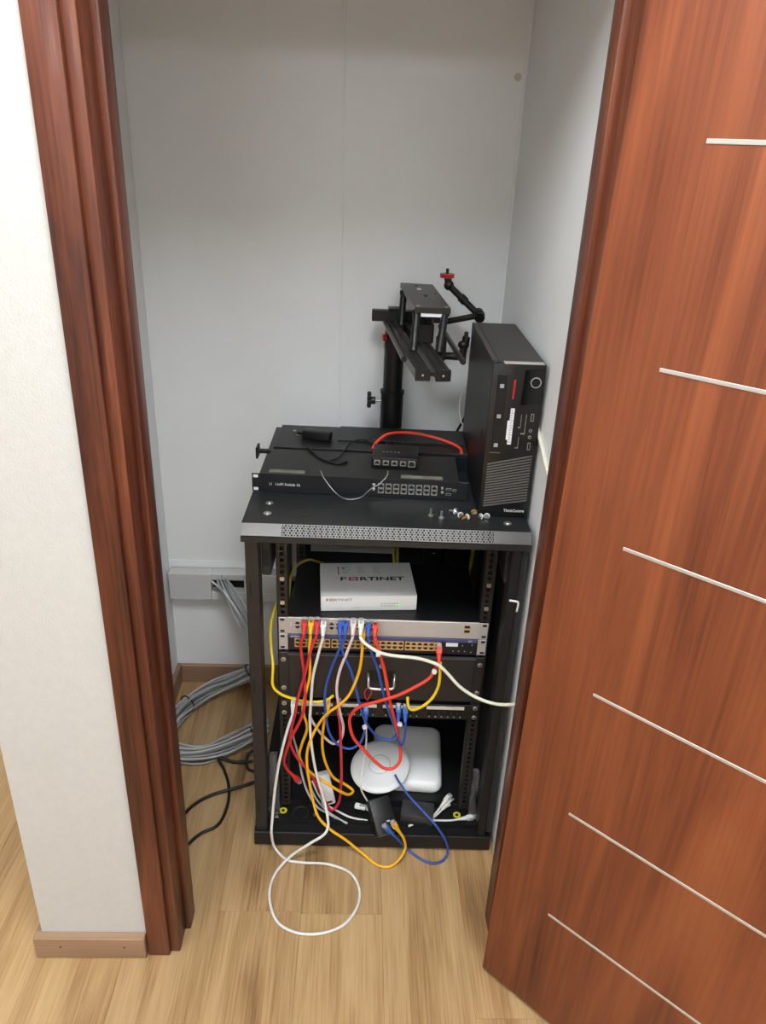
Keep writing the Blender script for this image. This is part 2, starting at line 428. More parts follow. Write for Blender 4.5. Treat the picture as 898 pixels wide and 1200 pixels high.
# ------------------------------------------------------------------ trunking on the back wall
t = thing('cable_trunking', 'white cable trunking on the closet back wall left of the rack', 'trunking', (-.572, BACK - .042, .338))
b = MB(); b.box(.006, .135, 0, .042, .0, .092, M['trunk'], bev=.002); b.box(.135, .94, 0, .042, .0, .030, M['trunk'], bev=.002); b.box(.135, .235, .0, .042, .072, .092, M['trunk'], bev=.001); b.box(.235, .94, 0, .042, .030, .092, M['trunk'], bev=.002); b.box(.135, .235, .030, .042, .030, .072, M['cav']); b.build('duct', t)
b = MB(); b.box(.168, .1695, -.0006, .002, .070, .092, M['cav']); b.build('cover_joint', t)
b = MB(); b.box(0.002, .94, .0395, .042, .094, .118, M['panel'], bev=.002); b.build('wall_strip', t)
b = MB(); b.tube([(RIGHT - .004, 1.62, 1.15), (RIGHT - .004, 1.50, 1.104), (RIGHT - .004, 1.38, 1.06), (RIGHT - .004, 1.26, 1.02)], .004, M['cream'], seg=8); tag(b.build('wall_cable'), 'cream cable running down the right closet wall past the tower computer', 'cable')

# ------------------------------------------------------------------ rack frame of reference
RO = Vector((-.235, 1.419, 0)); RZ = R(-.9)
RM = Matrix.Translation(RO) @ Matrix.Rotation(RZ, 4, 'Z')
def rk(x, y, z): return tuple(RM @ Vector((x, y, z)))
def rthing(name, label, cat, loc, rz=0.0, group=None, rot=None):
    e = (0, 0, RZ + rz) if rot is None else (Matrix.Rotation(RZ, 4, 'Z') @ Euler(rot).to_matrix().to_4x4()).to_euler()
    return thing(name, label, cat, rk(*loc), e, group)

RACK = rthing('server_rack', 'black open-front steel server rack cabinet with perforated lid edge', 'rack', (0, 0, 0))
LIDZ = .915
b = MB()
prof = [(.603, .880), (.603, LIDZ), (.004, LIDZ), (-.0105, .893), (-.0145, .8925), (-.0145, .880), (-.004, .876), (.0, .880)]
b.prism(prof, 'x', 0, .6, M['lid']); LID = b.build('lid', RACK)
# sloping vent strip, built on the slope plane
sl = Vector((0, -.0145, -.022)); sl_len = sl.length; u = Vector((1, 0, 0)); v = sl.normalized(); n = u.cross(v); n = -n if n.y > 0 else n
SM = Matrix(((u.x, v.x, n.x, 0), (u.y, v.y, n.y, .004), (u.z, v.z, n.z, LIDZ), (0, 0, 0, 1)))
b = MB()
b.box(.0, .083, 0, sl_len, .0002, .0016, M['vent'], M=SM); b.box(.522, .6, 0, sl_len, .0002, .0016, M['vent'], M=SM)
b.box(.083, .522, 0, .0014, .0002, .0016, M['vent'], M=SM); b.box(.083, .522, sl_len - .0014, sl_len, .0002, .0016, M['vent'], M=SM)
b.build('vent_margin', LID)
b = MB(); b.box(.083, .522, .001, sl_len - .001, .0001, .0004, M['cav'], M=SM); b.build('vent_backing', LID)
b = MB(); mi = b.mi(M['vent']); pitch = .0062; hr = pitch / math.sqrt(3)
rows = 5; row_h = (sl_len - .0022) / rows; sx = 1.0
for r_ in range(rows):
    for c_ in range(71):
        cx = .0855 + c_ * pitch + (pitch / 2 if r_ % 2 else 0); cy = .0011 + (r_ + .5) * row_h
        if cx > .521: continue
        big = .0026 if (r_ + c_) % 2 else .0018
        ov = []; iv = []
        for k in range(6):
            a = R(30 + 60 * k); ox = math.cos(a); oy = math.sin(a)
            ov.append(b.bm.verts.new(SM @ Vector((cx + ox * hr, cy + oy * row_h * .667, .0014)))); iv.append(b.bm.verts.new(SM @ Vector((cx + ox * big, cy + oy * big, .0014))))
        for k in range(6):
            f = b.bm.faces.new((ov[k], ov[(k + 1) % 6], iv[(k + 1) % 6], iv[k])); f.material_index = mi
o = b.build('vent_mesh', LID); o['kind'] = 'stuff'
for x, y in ((.045, .104), (.047, .052), (.556, .042), (.556, .10)):
    b = MB(); b.cyl((x, y, LIDZ), (x, y, LIDZ + .0012), .0085, M['steel'], seg=20); b.sphere((x, y, LIDZ + .001), .0062, M['steel'], sc=(1, 1, .45)); b.build('lid_bolt', LID, smooth_angle=40)
b = MB(); b.lathe([(.0225, 0), (.0225, .0006), (.0235, .0006), (.0235, 0)], M['post'], 40, Matrix.Translation((.115, .062, LIDZ))); b.build('knockout_ring', LID)

b = MB(); b.prism([(-.006, .007), (-.006, .046), (-.004, .048), (.022, .048), (.022, .062), (.028, .062), (.028, .052), (.6, .052), (.6, .007)], 'x', 0, .6, M['black']); BASE = b.build('base', RACK)
b = MB(); b.box(.004, .596, -.0066, -.0055, .0455, .0475, M['post']); b.build('base_edge', BASE)
for x in (.05, .55):
    for y in (.05, .55):
        b = MB(); b.cyl((x, y, 0), (x, y, .008), .018, M['plastic'], seg=16); b.build('foot', RACK)
def post(x0, x1, y0, y1, m=M['post']):
    b = MB(); b.box(x0, x1, y0, y1, .048, .880, m, bev=.0015); return b.build('post', RACK)
pl = post(.005, .033, .0, .045); pr = post(.566, .586, .0, .045, M['black']); post(.002, .040, .555, .597, M['black']); post(.56, .597, .555, .597, M['black'])
b = MB(); b.box(.586, .599, -.003, .042, .062, .880, M['lid'], bev=.003); b.build('edge_flange', pr)
for z in (.13, .50, .76):
    b = MB(); b.box(.012, .016, -.0004, .002, z - .018, z + .018, M['cav']); b.build('slot', pl)
b = MB(); b.box(.588, .5975, .05, .56, .05, .88, M['matt']); b.build('side_panel', RACK)
b = MB(); b.box(.056, .56, .588, .594, .05, .535, M['matt']); b.box(.056, .095, .588, .594, .535, .88, M['matt']); b.box(.345, .56, .588, .594, .535, .88, M['matt']); b.box(.095, .345, .588, .594, .575, .88, M['matt']); b.box(.040, .056, .588, .594, .05, .43, M['matt']); b.build('rear_panel', RACK)
for x0, x1 in ((.035, .055), (.560, .580)):
    b = MB(); b.box(x0, x1, .03, .30, .776, .876, M['post'], bev=.003); b.box(x0 + .004, x1 - .004, .0295, .031, .80, .84, M['cav']); b.build('bracket', RACK)
# 19 inch rails with square holes
def rail(x0, y0):
    b = MB(); w = .026; h0 = .064; h1 = .872; ux = .0083
    b.box(x0, x0 + ux, y0, y0 + .002, h0, h1, M['post']); b.box(x0 + w - ux, x0 + w, y0, y0 + .002, h0, h1, M['post'])
    z = h0
    k = 0
    while z < h1 - .002:
        b.box(x0 + ux, x0 + w - ux, y0, y0 + .002, z, min(z + .0058, h1), M['post']); z += .01482 + (.0002 if k % 3 else 0); k += 1
    xs = x0 if x0 < .3 else x0 + w - .002
    b.box(xs, xs + .002, y0, y0 + .045, h0, h1, M['black'])
    xs2 = x0 + w - .002 if x0 < .3 else x0
    b.box(xs2, xs2 + .002, y0, y0 + .03, h0, h1, M['black'])
    b.box(x0 + .002, x0 + w - .002, y0 + .02, y0 + .022, h0, h1, M['matt'])
    return b.build('mounting_rail', RACK)
YF = .072
rl = rail(.060, YF); rr = rail(.524, YF); rail(.060, .52); rail(.524, .52)
for rx, rail_o in ((.073, rl), (.537, rr)):
    for z in (.745, .683):
        b = MB(); b.cyl((rx, YF, z), (rx, YF - .0025, z), .0052, M['steel'], seg=14); b.box(rx - .0048, rx + .0048, YF - .0008, YF, z - .0048, z + .0048, M['steel']); b.build('cage_nut', rail_o)
b = MB(); b.tube([(.571, -.001, .752), (.580, -.003, .752), (.5885, -.006, .752), (.590, -.0065, .748), (.589, -.0065, .728)], .0024, M['wht'], step=.004); b.build('wire_hook', pr)
# inner shelf near the bottom, stickers and grommet
b = MB(); b.box(.062, .555, .084, .52, .068, .0725, M['black'], bev=.0008); b.box(.062, .555, .084, .087, .050, .0725, M['black']); b.build('shelf', RACK)
b = MB(); b.lathe([(.019, 0), (.019, .0025), (.022, .0025), (.022, 0)], M['post'], 36, Matrix.Translation((.112, .055, .052))); b.build('grommet', BASE)
for x in (.066, .520):
    b = MB(); b.cyl((x, .062, .0522), (x, .062, .0532), .010, M['yel'], seg=20); b.cyl((x, .062, .0530), (x, .062, .0536), .0045, M['ink'], seg=12); b.build('earth_sticker', BASE)
for x, y in ((.052, .04), (.052, .055), (.15, .05)):
    b = MB(); b.cyl((x, y, .052), (x, y, .0545), .0045, M['steel'], seg=12); b.build('base_screw', BASE)

# ------------------------------------------------------------------ ports (shared mesh)
def port_mesh(shell, w=.0135, h=.0115, flip=False):
    b = MB(); d = .0022
    b.box(-w / 2, w / 2, -d, 0, h / 2 - .0016, h / 2, shell); b.box(-w / 2, w / 2, -d, 0, -h / 2, -h / 2 + .0016, shell)
    b.box(-w / 2, -w / 2 + .0016, -d, 0, -h / 2, h / 2, shell); b.box(w / 2 - .0016, w / 2, -d, 0, -h / 2, h / 2, shell)
    s = -1 if flip else 1
    for e in (-1, 1): b.box(e * (w / 2 - .0016), e * (w / 2 - .0042), -d * .9, 0, *sorted((s * (h / 2 - .0016), s * (h / 2 - .0042))), shell)
    b.box(-w / 2 + .001, w / 2 - .001, -.0003, 0, -h / 2 + .001, h / 2 - .001, M['cav'])
    return b.mesh('port')
PORT_TAN = port_mesh(M['gold']); PORT_TAN_F = port_mesh(M['gold'], flip=True)
PORT_SIL = port_mesh(M['silver']); PORT_SIL_F = port_mesh(M['silver'], flip=True)
PORT_NI = port_mesh(M['nickel']); PORT_NI_F = port_mesh(M['nickel'], flip=True)
PORT_BLK = port_mesh(M['plastic'], h=.013)
def add_port(me, parent, x, y, z): o = link('port', me, parent); o.location = (x, y, z); return o
def screw_mesh(m, r=.0048):
    b = MB(); b.cyl((0, 0, 0), (0, -.0012, 0), r * 1.25, m, seg=16); b.cyl((0, -.0012, 0), (0, -.0032, 0), r, m, r1=r * .75, seg=16); b.box(-r * .6, r * .6, -.0034, -.003, -.0006, .0006, M['cav']); b.box(-.0006, .0006, -.0034, -.003, -r * .6, r * .6, M['cav'])
    return b.mesh('screw', 40)
SCREW = screw_mesh(M['steel'])
def add_screw(parent, x, y, z, name='screw'): o = link(name, SCREW, parent); o.location = (x, y, z); return o
EW = .4826
def ears(t, m, h=.0435, slot=True, y=0.0):
    for s in (-1, 1):
        b = MB(); x0, x1 = sorted((s * EW / 2, s * (EW / 2 - .021))); b.box(x0, x1, y - .002, y, 0, h, m, bev=.0008)
        b.box(*sorted((s * (EW / 2 - .023), s * (EW / 2 - .020))), y - .002, y + .04, 0.001, h - .001, m)
        if slot:
            for z in (.0065, h - .0065): b.box(s * (EW / 2 - .0085) - .005, s * (EW / 2 - .0085) + .005, y - .0023, y - .0015, z - .0032, z + .0032, M['cav'], bev=.0006)
        b.build('rack_ear', t)
RCX = .3050      # centre of the 19 inch opening
Y0 = YF - .0005
# upper grey switch
SWA = rthing('network_switch', 'silver-fronted network switch at the top of the rack, under the white firewall', 'network switch', (RCX, Y0 - .001, .6015))
b = MB(); b.box(-.2205, .2205, .002, .27, .0005, .0432, M['black'], bev=.0006); b.build('chassis', SWA)
b = MB(); b.box(-.2215, .2215, -.0022, .002, 0, .0437, M['silver'], bev=.0008); b.build('faceplate', SWA)
ears(SWA, M['silver'])
UPX = [.107 - RCX + i * .0157 for i in range(12)]
for i, x in enumerate(UPX):
    add_port(PORT_SIL, SWA, x, -.0022, .0305); add_port(PORT_SIL_F, SWA, x, -.0022, .0185)
for z in (.0285, .0165):
    b = MB(); b.box(.185, .2, -.0034, -.0022, z, z + .0095, M['gold']); b.box(.1865, .1985, -.0037, -.003, z + .0015, z + .008, M['cav']); b.build('fibre_port', SWA)
for z in (.0285, .0225):
    b = MB(); b.cyl((-.213, -.0022, z), (-.213, -.003, z), .0013, M['white'], seg=10); b.build('status_lamp', SWA)
# lower switch with violet strip
SWB = rthing('network_switch', 'dark network switch with a violet-blue strip and 48 tan ports', 'network switch', (RCX, Y0 - .001, .5565))
b = MB(); b.box(-.2205, .2205, .002, .30, .0005, .0432, M['black'], bev=.0006); b.build('chassis', SWB)
b = MB(); b.box(-.2215, .2215, -.0022, .002, 0, .0437, M['navy'], bev=.0008); b.build('faceplate', SWB)
b = MB(); b.box(-.2215, .2215, -.0032, -.001, .0345, .0434, M['violet'], bev=.0005); b.build('violet_strip', SWB)
ears(SWB, M['silver'])
for g in range(4):
    for i in range(6):
        x = .101 - RCX + .006 + g * .0855 + i * .01375
        add_port(PORT_TAN, SWB, x, -.0022, .0272); add_port(PORT_TAN_F, SWB, x, -.0022, .0155)
b = MB(); b.box(.147, .175, -.0028, -.002, .0225, .0325, M['label'], bev=.0003); b.build('blank_sticker', SWB)
for x, z in ((.186, .026), (.208, .028), (.207, .008), (.192, .010), (.178, .010), (.165, .010)):
    b = MB(); b.cyl((x, -.0022, z), (x, -.0029, z), .0013, M['inklight'], seg=10); b.build('status_lamp', SWB)
o = link('logo_text', text_mesh('logo', 'juniper', .0075, M['inklight'], sx=1.1), SWB); o.matrix_local = Matrix.Translation((-.214, -.0033, .0362)) @ FRONT
o = link('model_text', text_mesh('logo2', 'EX', .007, M['inklight'], sx=1.2), SWB); o.matrix_local = Matrix.Translation((.198, -.0033, .0365)) @ FRONT
# drawer
DR = rthing('rack_drawer', 'black rack drawer with a small silver bow handle', 'drawer', (RCX, Y0 - .001, .4165))
DH = .134
b = MB(); b.box(-.2185, .2185, .004, .40, .002, DH - .004, M['black']); b.build('drawer_box', DR)
b = MB(); b.box(-.2185, .2185, -.005, .004, .004, DH - .006, mat('drawer_front', (38, 35, 35), .45, var=.08), bev=.0012); b.build('drawer_front', DR)
b = MB(); b.box(-.2205, .2205, -.0065, .004, DH - .0058, DH - .004, M['vent']); b.build('top_edge', DR)
ears(DR, M['post'], DH - .002, slot=False)
for s in (-1, 1):
    for z in (.030, .112): add_screw(DR, s * (EW / 2 - .0095), -.002, z)
b = MB(); b.tube([(-.031, -.004, .080), (-.031, -.018, .079), (-.030, -.024, .073), (-.030, -.027, .062), (-.027, -.029, .057), (.027, -.029, .057), (.030, -.027, .062), (.030, -.024, .073), (.031, -.018, .079), (.031, -.004, .080)], .0034, M['steel'], step=.004); b.build('handle', DR)
b = MB(); b.box(-.034, .034, -.0058, -.0048, .058, .090, M['black']); b.build('handle_plate', DR)
b = MB(); b.cyl((.0, -.005, .105), (.0, -.010, .105), .0065, M['steel'], seg=20); b.box(-.001, .001, -.0105, -.0098, .101, .109, M['cav']); b.build('lock', DR)
b = MB(); b.tube([(-.030, -.028, .058), (-.038, -.026, .044), (-.037, -.026, .030), (-.032, -.026, .018), (-.026, -.026, .030), (-.022, -.026, .044), (-.027, -.029, .055)], .0013, M['crimson'], step=.004); b.build('red_string', DR)
# patch panel
PP = rthing('patch_bay', 'black patch panel with white label strips below the drawer', 'patch panel', (RCX, Y0 - .001, .3635))
b = MB(); b.box(-EW / 2, EW / 2, -.002, .001, 0, .0437, M['plastic'], bev=.0008); b.box(-.215, .215, .001, .03, .004, .040, M['matt']); b.build('panel', PP)
for g in range(4):
    gx = -.206 + g * .1065
    b = MB(); b.box(gx, gx + .092, -.004, -.002, .0305, .0395, M['strip'], bev=.0005); b.build('label_strip', PP)
    for i in range(6): add_port(PORT_BLK, PP, gx + .008 + i * .0152, -.002, .0205)
    b = MB()
    for i in range(6): b.box(gx + .0065 + i * .0152, gx + .0095 + i * .0152, -.0023, -.0018, .006, .0085, M['inklight'])
    b.build('number_marks', PP)
for s in (-1, 1):
    for z in (.008, .036): add_screw(PP, s * (EW / 2 - .0095), -.002, z)

# ------------------------------------------------------------------ white firewall box on the upper switch
FW = rthing('firewall_appliance', 'white firewall box with a black and red logo on top', 'firewall', (.158, .098, .6455), R(4.5))
b = MB(); b.box(0, .224, 0, .158, 0, .040, M['offwhite'], bev=.0022, seg=2); b.build('case', FW, smooth_angle=40)
def logo(parent, x, y, z, size, standing, red_all=False):
    T = Matrix.Translation((x, y, z)) @ (FRONT if standing else Matrix.Identity(4))
    sx = 1.55
    F_ = link('logo_letter', text_mesh('f', 'F', size, M['ink'] if not red_all else M['inkred'], sx=sx, offset=size * .02), parent); F_.matrix_local = T
    w = size * .62 * sx
    b = MB(); q = size * .70; t_ = q * .28; W_ = q * sx * .92
    for (x0, x1, y0, y1) in ((0, W_ * .28, q * .36, q * .64), (W_ * .36, W_ * .64, 0, q * .28), (W_ * .36, W_ * .64, q * .72, q), (W_ * .72, W_, q * .36, q * .64), (0, W_ * .28, 0, q * .28), (W_ * .72, W_, 0, q * .28), (0, W_ * .28, q * .72, q), (W_ * .72, W_, q * .72, q)):
        b.box(x0, x1, y0, y1, -.0001, .0002, M['inkred'])
    o = b.build('logo_emblem', parent); o.matrix_local = T @ Matrix.Translation((w, 0, 0))
    o = link('logo_letters', text_mesh('r', 'RTINET', size, M['ink'] if not red_all else M['inkgrey'], sx=sx * .93, offset=size * .02), parent); o.matrix_local = T @ Matrix.Translation((w + W_ + size * .14, 0, 0))
logo(FW, .046, .071, .0402, .0225, False)
logo(FW, .012, -.0003, .0275, .0088, True, True)
b = MB(); b.box(.043, .0455, .100, .140, .0399, .0402, M['inkred']); b.build('red_bar', FW)
b = MB(); b.box(.053, .060, .128, .133, .0399, .0402, M['ink'])
for k in range(5):
    for (x0, w_) in ((.052, .030), (.090, .024), (.128, .022)):
        if (k, x0) in ((1, .052),): continue
        b.box(x0, x0 + w_ * (.6 + .4 * random.random()), .137 - k * .0075, .1382 - k * .0075, .0399, .0402, M['inkgrey'])
b.build('fine_print', FW)
b = MB(); b.box(.078, .092, -.0004, .001, .008, .0115, M['label']); b.build('small_badge', FW)
b = MB()
for k in range(7): b.box(.140 + k * .006, .144 + k * .006, -.0004, .001, .012, .014, M['inkgrey']); b.box(.140 + k * .006, .144 + k * .006, -.0004, .001, .018, .020, M['inkgrey'])
b.build('port_marks', FW)
for x in (.174, .181):
    b = MB(); b.box(x, x + .004, -.0005, .001, .0135, .0165, M['ledg']); b.build('green_lamp', FW)
# adapters hanging at the back of the rack
for i, (x0, x1, z0, z1, lab) in enumerate(((.427, .475, .515, .645, 'black power brick hanging inside the rack nearer the white firewall'), (.482, .545, .478, .645, 'larger black power brick hanging inside the rack near the right rail'))):
    t = rthing('power_brick', lab, 'power adapter', (x0, .50, z0), group='power bricks at the rear of the rack')
    b = MB(); b.box(0, x1 - x0, 0, .085, 0, z1 - z0, M['plastic'], bev=.004, seg=2); b.build('brick_body', t, smooth_angle=40)
    for z in (.022, .075): 
        b = MB(); b.box((x1 - x0) / 2 - .004, (x1 - x0) / 2 + .004, -.0006, .001, z, z + .003, M['inklight']); b.build('print_mark', t)
b = MB(); b.tube([(.558, .50, .72), (.556, .47, .66), (.556, .47, .60), (.552, .47, .55), (.548, .48, .52)], .005, M['olive']); o = b.build('rear_cable'); o.matrix_world = RM; tag(o, 'pale olive cable hanging deep inside the rack by the right rail', 'cable')
b = MB(); b.tube([(.330, .45, .66), (.336, .42, .60), (.333, .44, .55), (.324, .46, .50)], .004, M['olive']); o = b.build('rear_cable'); o.matrix_world = RM; tag(o, 'olive cable hanging just behind the white firewall', 'cable')
b = MB(); b.tube([(.345, .46, .66), (.345, .42, .60), (.350, .44, .55), (.356, .46, .50)], .004, M['olive']); o = b.build('rear_cable'); o.matrix_world = RM; tag(o, 'second olive cable behind the white firewall, on its right', 'cable')

# ------------------------------------------------------------------ things on the inner shelf
AP = rthing('wireless_router', 'white rounded-square wireless access point lying on the bottom rack shelf', 'access point', (.392, .228, .0735), R(-2), rot=(R(3), R(0), R(-3)))
def rsq(hx, hy, r, n=8):
    P = []
    for cx, cy, a0 in ((hx - r, hy - r, 0), (-hx + r, hy - r, 90), (-hx + r, -hy + r, 180), (hx - r, -hy + r, 270)):
        for k in range(n + 1): a = R(a0 + 90 * k / n); P.append((cx + r * math.cos(a), cy + r * math.sin(a)))
    return P
b = MB(); rings = []
for (ins, z) in ((.012, .0), (.004, .004), (.0, .014), (.002, .026), (.007, .034), (.016, .0385), (.05, .0405)):
    rings.append([b.bm.verts.new((x, y, z)) for x, y in rsq(.096 - ins, .112 - ins, max(.026 - ins * .4, .008))])
mi = b.mi(M['whiteap'])
for A, B_ in zip(rings, rings[1:]):
    n_ = len(A)
    for k in range(n_): b.bm.faces.new((A[k], A[(k + 1) % n_], B_[(k + 1) % n_], B_[k]))
b.bm.faces.new(rings[0][::-1]); b.bm.faces.new(rings[-1])
b.build('router_case', AP, smooth_angle=50)
b = MB()
for k in range(16): b.box(.0935, .0962, -.07 + k * .009, -.066 + k * .009, .008, .020, M['inkgrey'])
b.build('side_vent', AP)
DSC = rthing('disc_access_point', 'white round ceiling access point leaning on the square one in the rack', 'access point', (.317, .150, .124), rot=(R(15), R(-9), 0))
b = MB(); b.lathe([(0, -.012), (.060, -.012), (.070, -.004), (.078, .004), (.0795, .008), (.078, .011), (.065, .0145), (.045, .0165), (.0285, .0172), (.028, .0165), (.0272, .0172), (0, .0185)], M['whiteap'], 64); b.build('dome', DSC, smooth_angle=50)
b = MB(); b.lathe([(.0275, .0170), (.0275, .0176), (.0285, .0176), (.0285, .0170)], M['inkgrey'], 48); b.build('light_ring', DSC)
INJ = rthing('power_injector', 'black ethernet power injector tilted over the rack base lip', 'adapter', (.322, .020, .086), rot=(R(36), R(0), R(22)))
b = MB(); b.box(-.028, .028, -.044, .044, -.016, .016, M['plastic'], bev=.003, seg=2); b.build('injector_case', INJ, smooth_angle=40)
b = MB(); b.box(.004, .012, -.018, -.014, .0159, .0164, M['inklight'], bev=.0002); b.build('badge', INJ)
b = MB(); b.box(-.020, -.005, -.0452, -.043, -.008, .008, M['nickel']); b.box(.004, .019, -.0452, -.043, -.008, .008, M['nickel']); b.build('socket', INJ)
ADP = rthing('power_adapter', 'dark grey power adapter lying on the rack floor right of the injector', 'adapter', (.415, .052, .054), R(-8))
b = MB(); b.box(-.042, .042, -.026, .026, 0, .028, mat('dark_grey_plastic', (58, 57, 58), .5), bev=.003, seg=2); b.build('adapter_case', ADP, smooth_angle=40)
WAD = rthing('power_adapter', 'white power adapter standing among the cables at the rack bottom', 'adapter', (.184, .070, .076), rot=(R(-16), R(-10), R(12)))
b = MB(); b.box(-.018, .018, -.014, .014, 0, .086, M['white'], bev=.005, seg=3); b.build('adapter_case', WAD, smooth_angle=40)
b = MB(); b.box(-.012, .010, -.0146, -.012, .006, .012, M['cav'], bev=.0008); b.build('slot', WAD)
# small plugs by the disc
for i, (x, y, z, rot, lab) in enumerate(((.268, .052, .083, (0, 0, R(75)), 'white clear-boot plug lying left of the power injector'), (.292, .048, .080, (R(-30), 0, R(25)), 'white clear-boot plug lying on the power injector top'))):
    t = rthing('network_plug', lab, 'plug', (x, y, z), rot=rot, group='loose white plugs under the disc')
    b = MB(); b.box(-.006, .006, -.012, .010, -.004, .005, M['white'], bev=.001); b.box(-.007, .007, .002, .016, -.005, .006, M['white'], bev=.002); b.build('plug_body', t)
    b = MB(); b.box(-.003, .003, -.012, .004, .005, .0065, M['clear']); b.build('clip', t)
# clear plastic bags
def film(name, lab, cx, cy, z0, w, h, seed):
    rnd = random.Random(seed); b = MB(); mi = b.mi(M['film']); nx, nz = 5, 9; V = []
    for s in (0, .012):
        g = []
        for j in range(nz):
            row = []
            for i in range(nx):
                f = math.sin(PI * i / (nx - 1)) * math.sin(PI * min(1, .15 + j / (nz - 1)))
                row.append(b.bm.verts.new((cx + (i / (nx - 1) - .5) * w * (1 - .35 * j / nz) + rnd.uniform(-.002, .002), cy + (s - .006) * (1 + f) + rnd.uniform(-.002, .002), z0 + h * j / (nz - 1) + rnd.uniform(-.003, .003))))
            g.append(row)
        V.append(g)
    for g in V:
        for j in range(nz - 1):
            for i in range(nx - 1): b.bm.faces.new((g[j][i], g[j][i + 1], g[j + 1][i + 1], g[j + 1][i]))
    for i in range(nx - 1):
        b.bm.faces.new((V[0][0][i], V[0][0][i + 1], V[1][0][i + 1], V[1][0][i])); b.bm.faces.new((V[0][-1][i], V[0][-1][i + 1], V[1][-1][i + 1], V[1][-1][i]))
    for j in range(nz - 1):
        for i in (0, nx - 1): b.bm.faces.new((V[0][j][i], V[0][j + 1][i], V[1][j + 1][i], V[1][j][i]))
    o = b.build(name, None, smooth_angle=30); o.matrix_world = RM; return tag(o, lab, 'plastic bag')
film('plastic_bag', 'crumpled clear plastic bag between the left post and rail of the rack', .046, .050, .058, .026, .20, 3)
film('plastic_bag', 'crumpled clear plastic bag beside the right rail at the rack bottom', .557, .060, .058, .020, .15, 5)

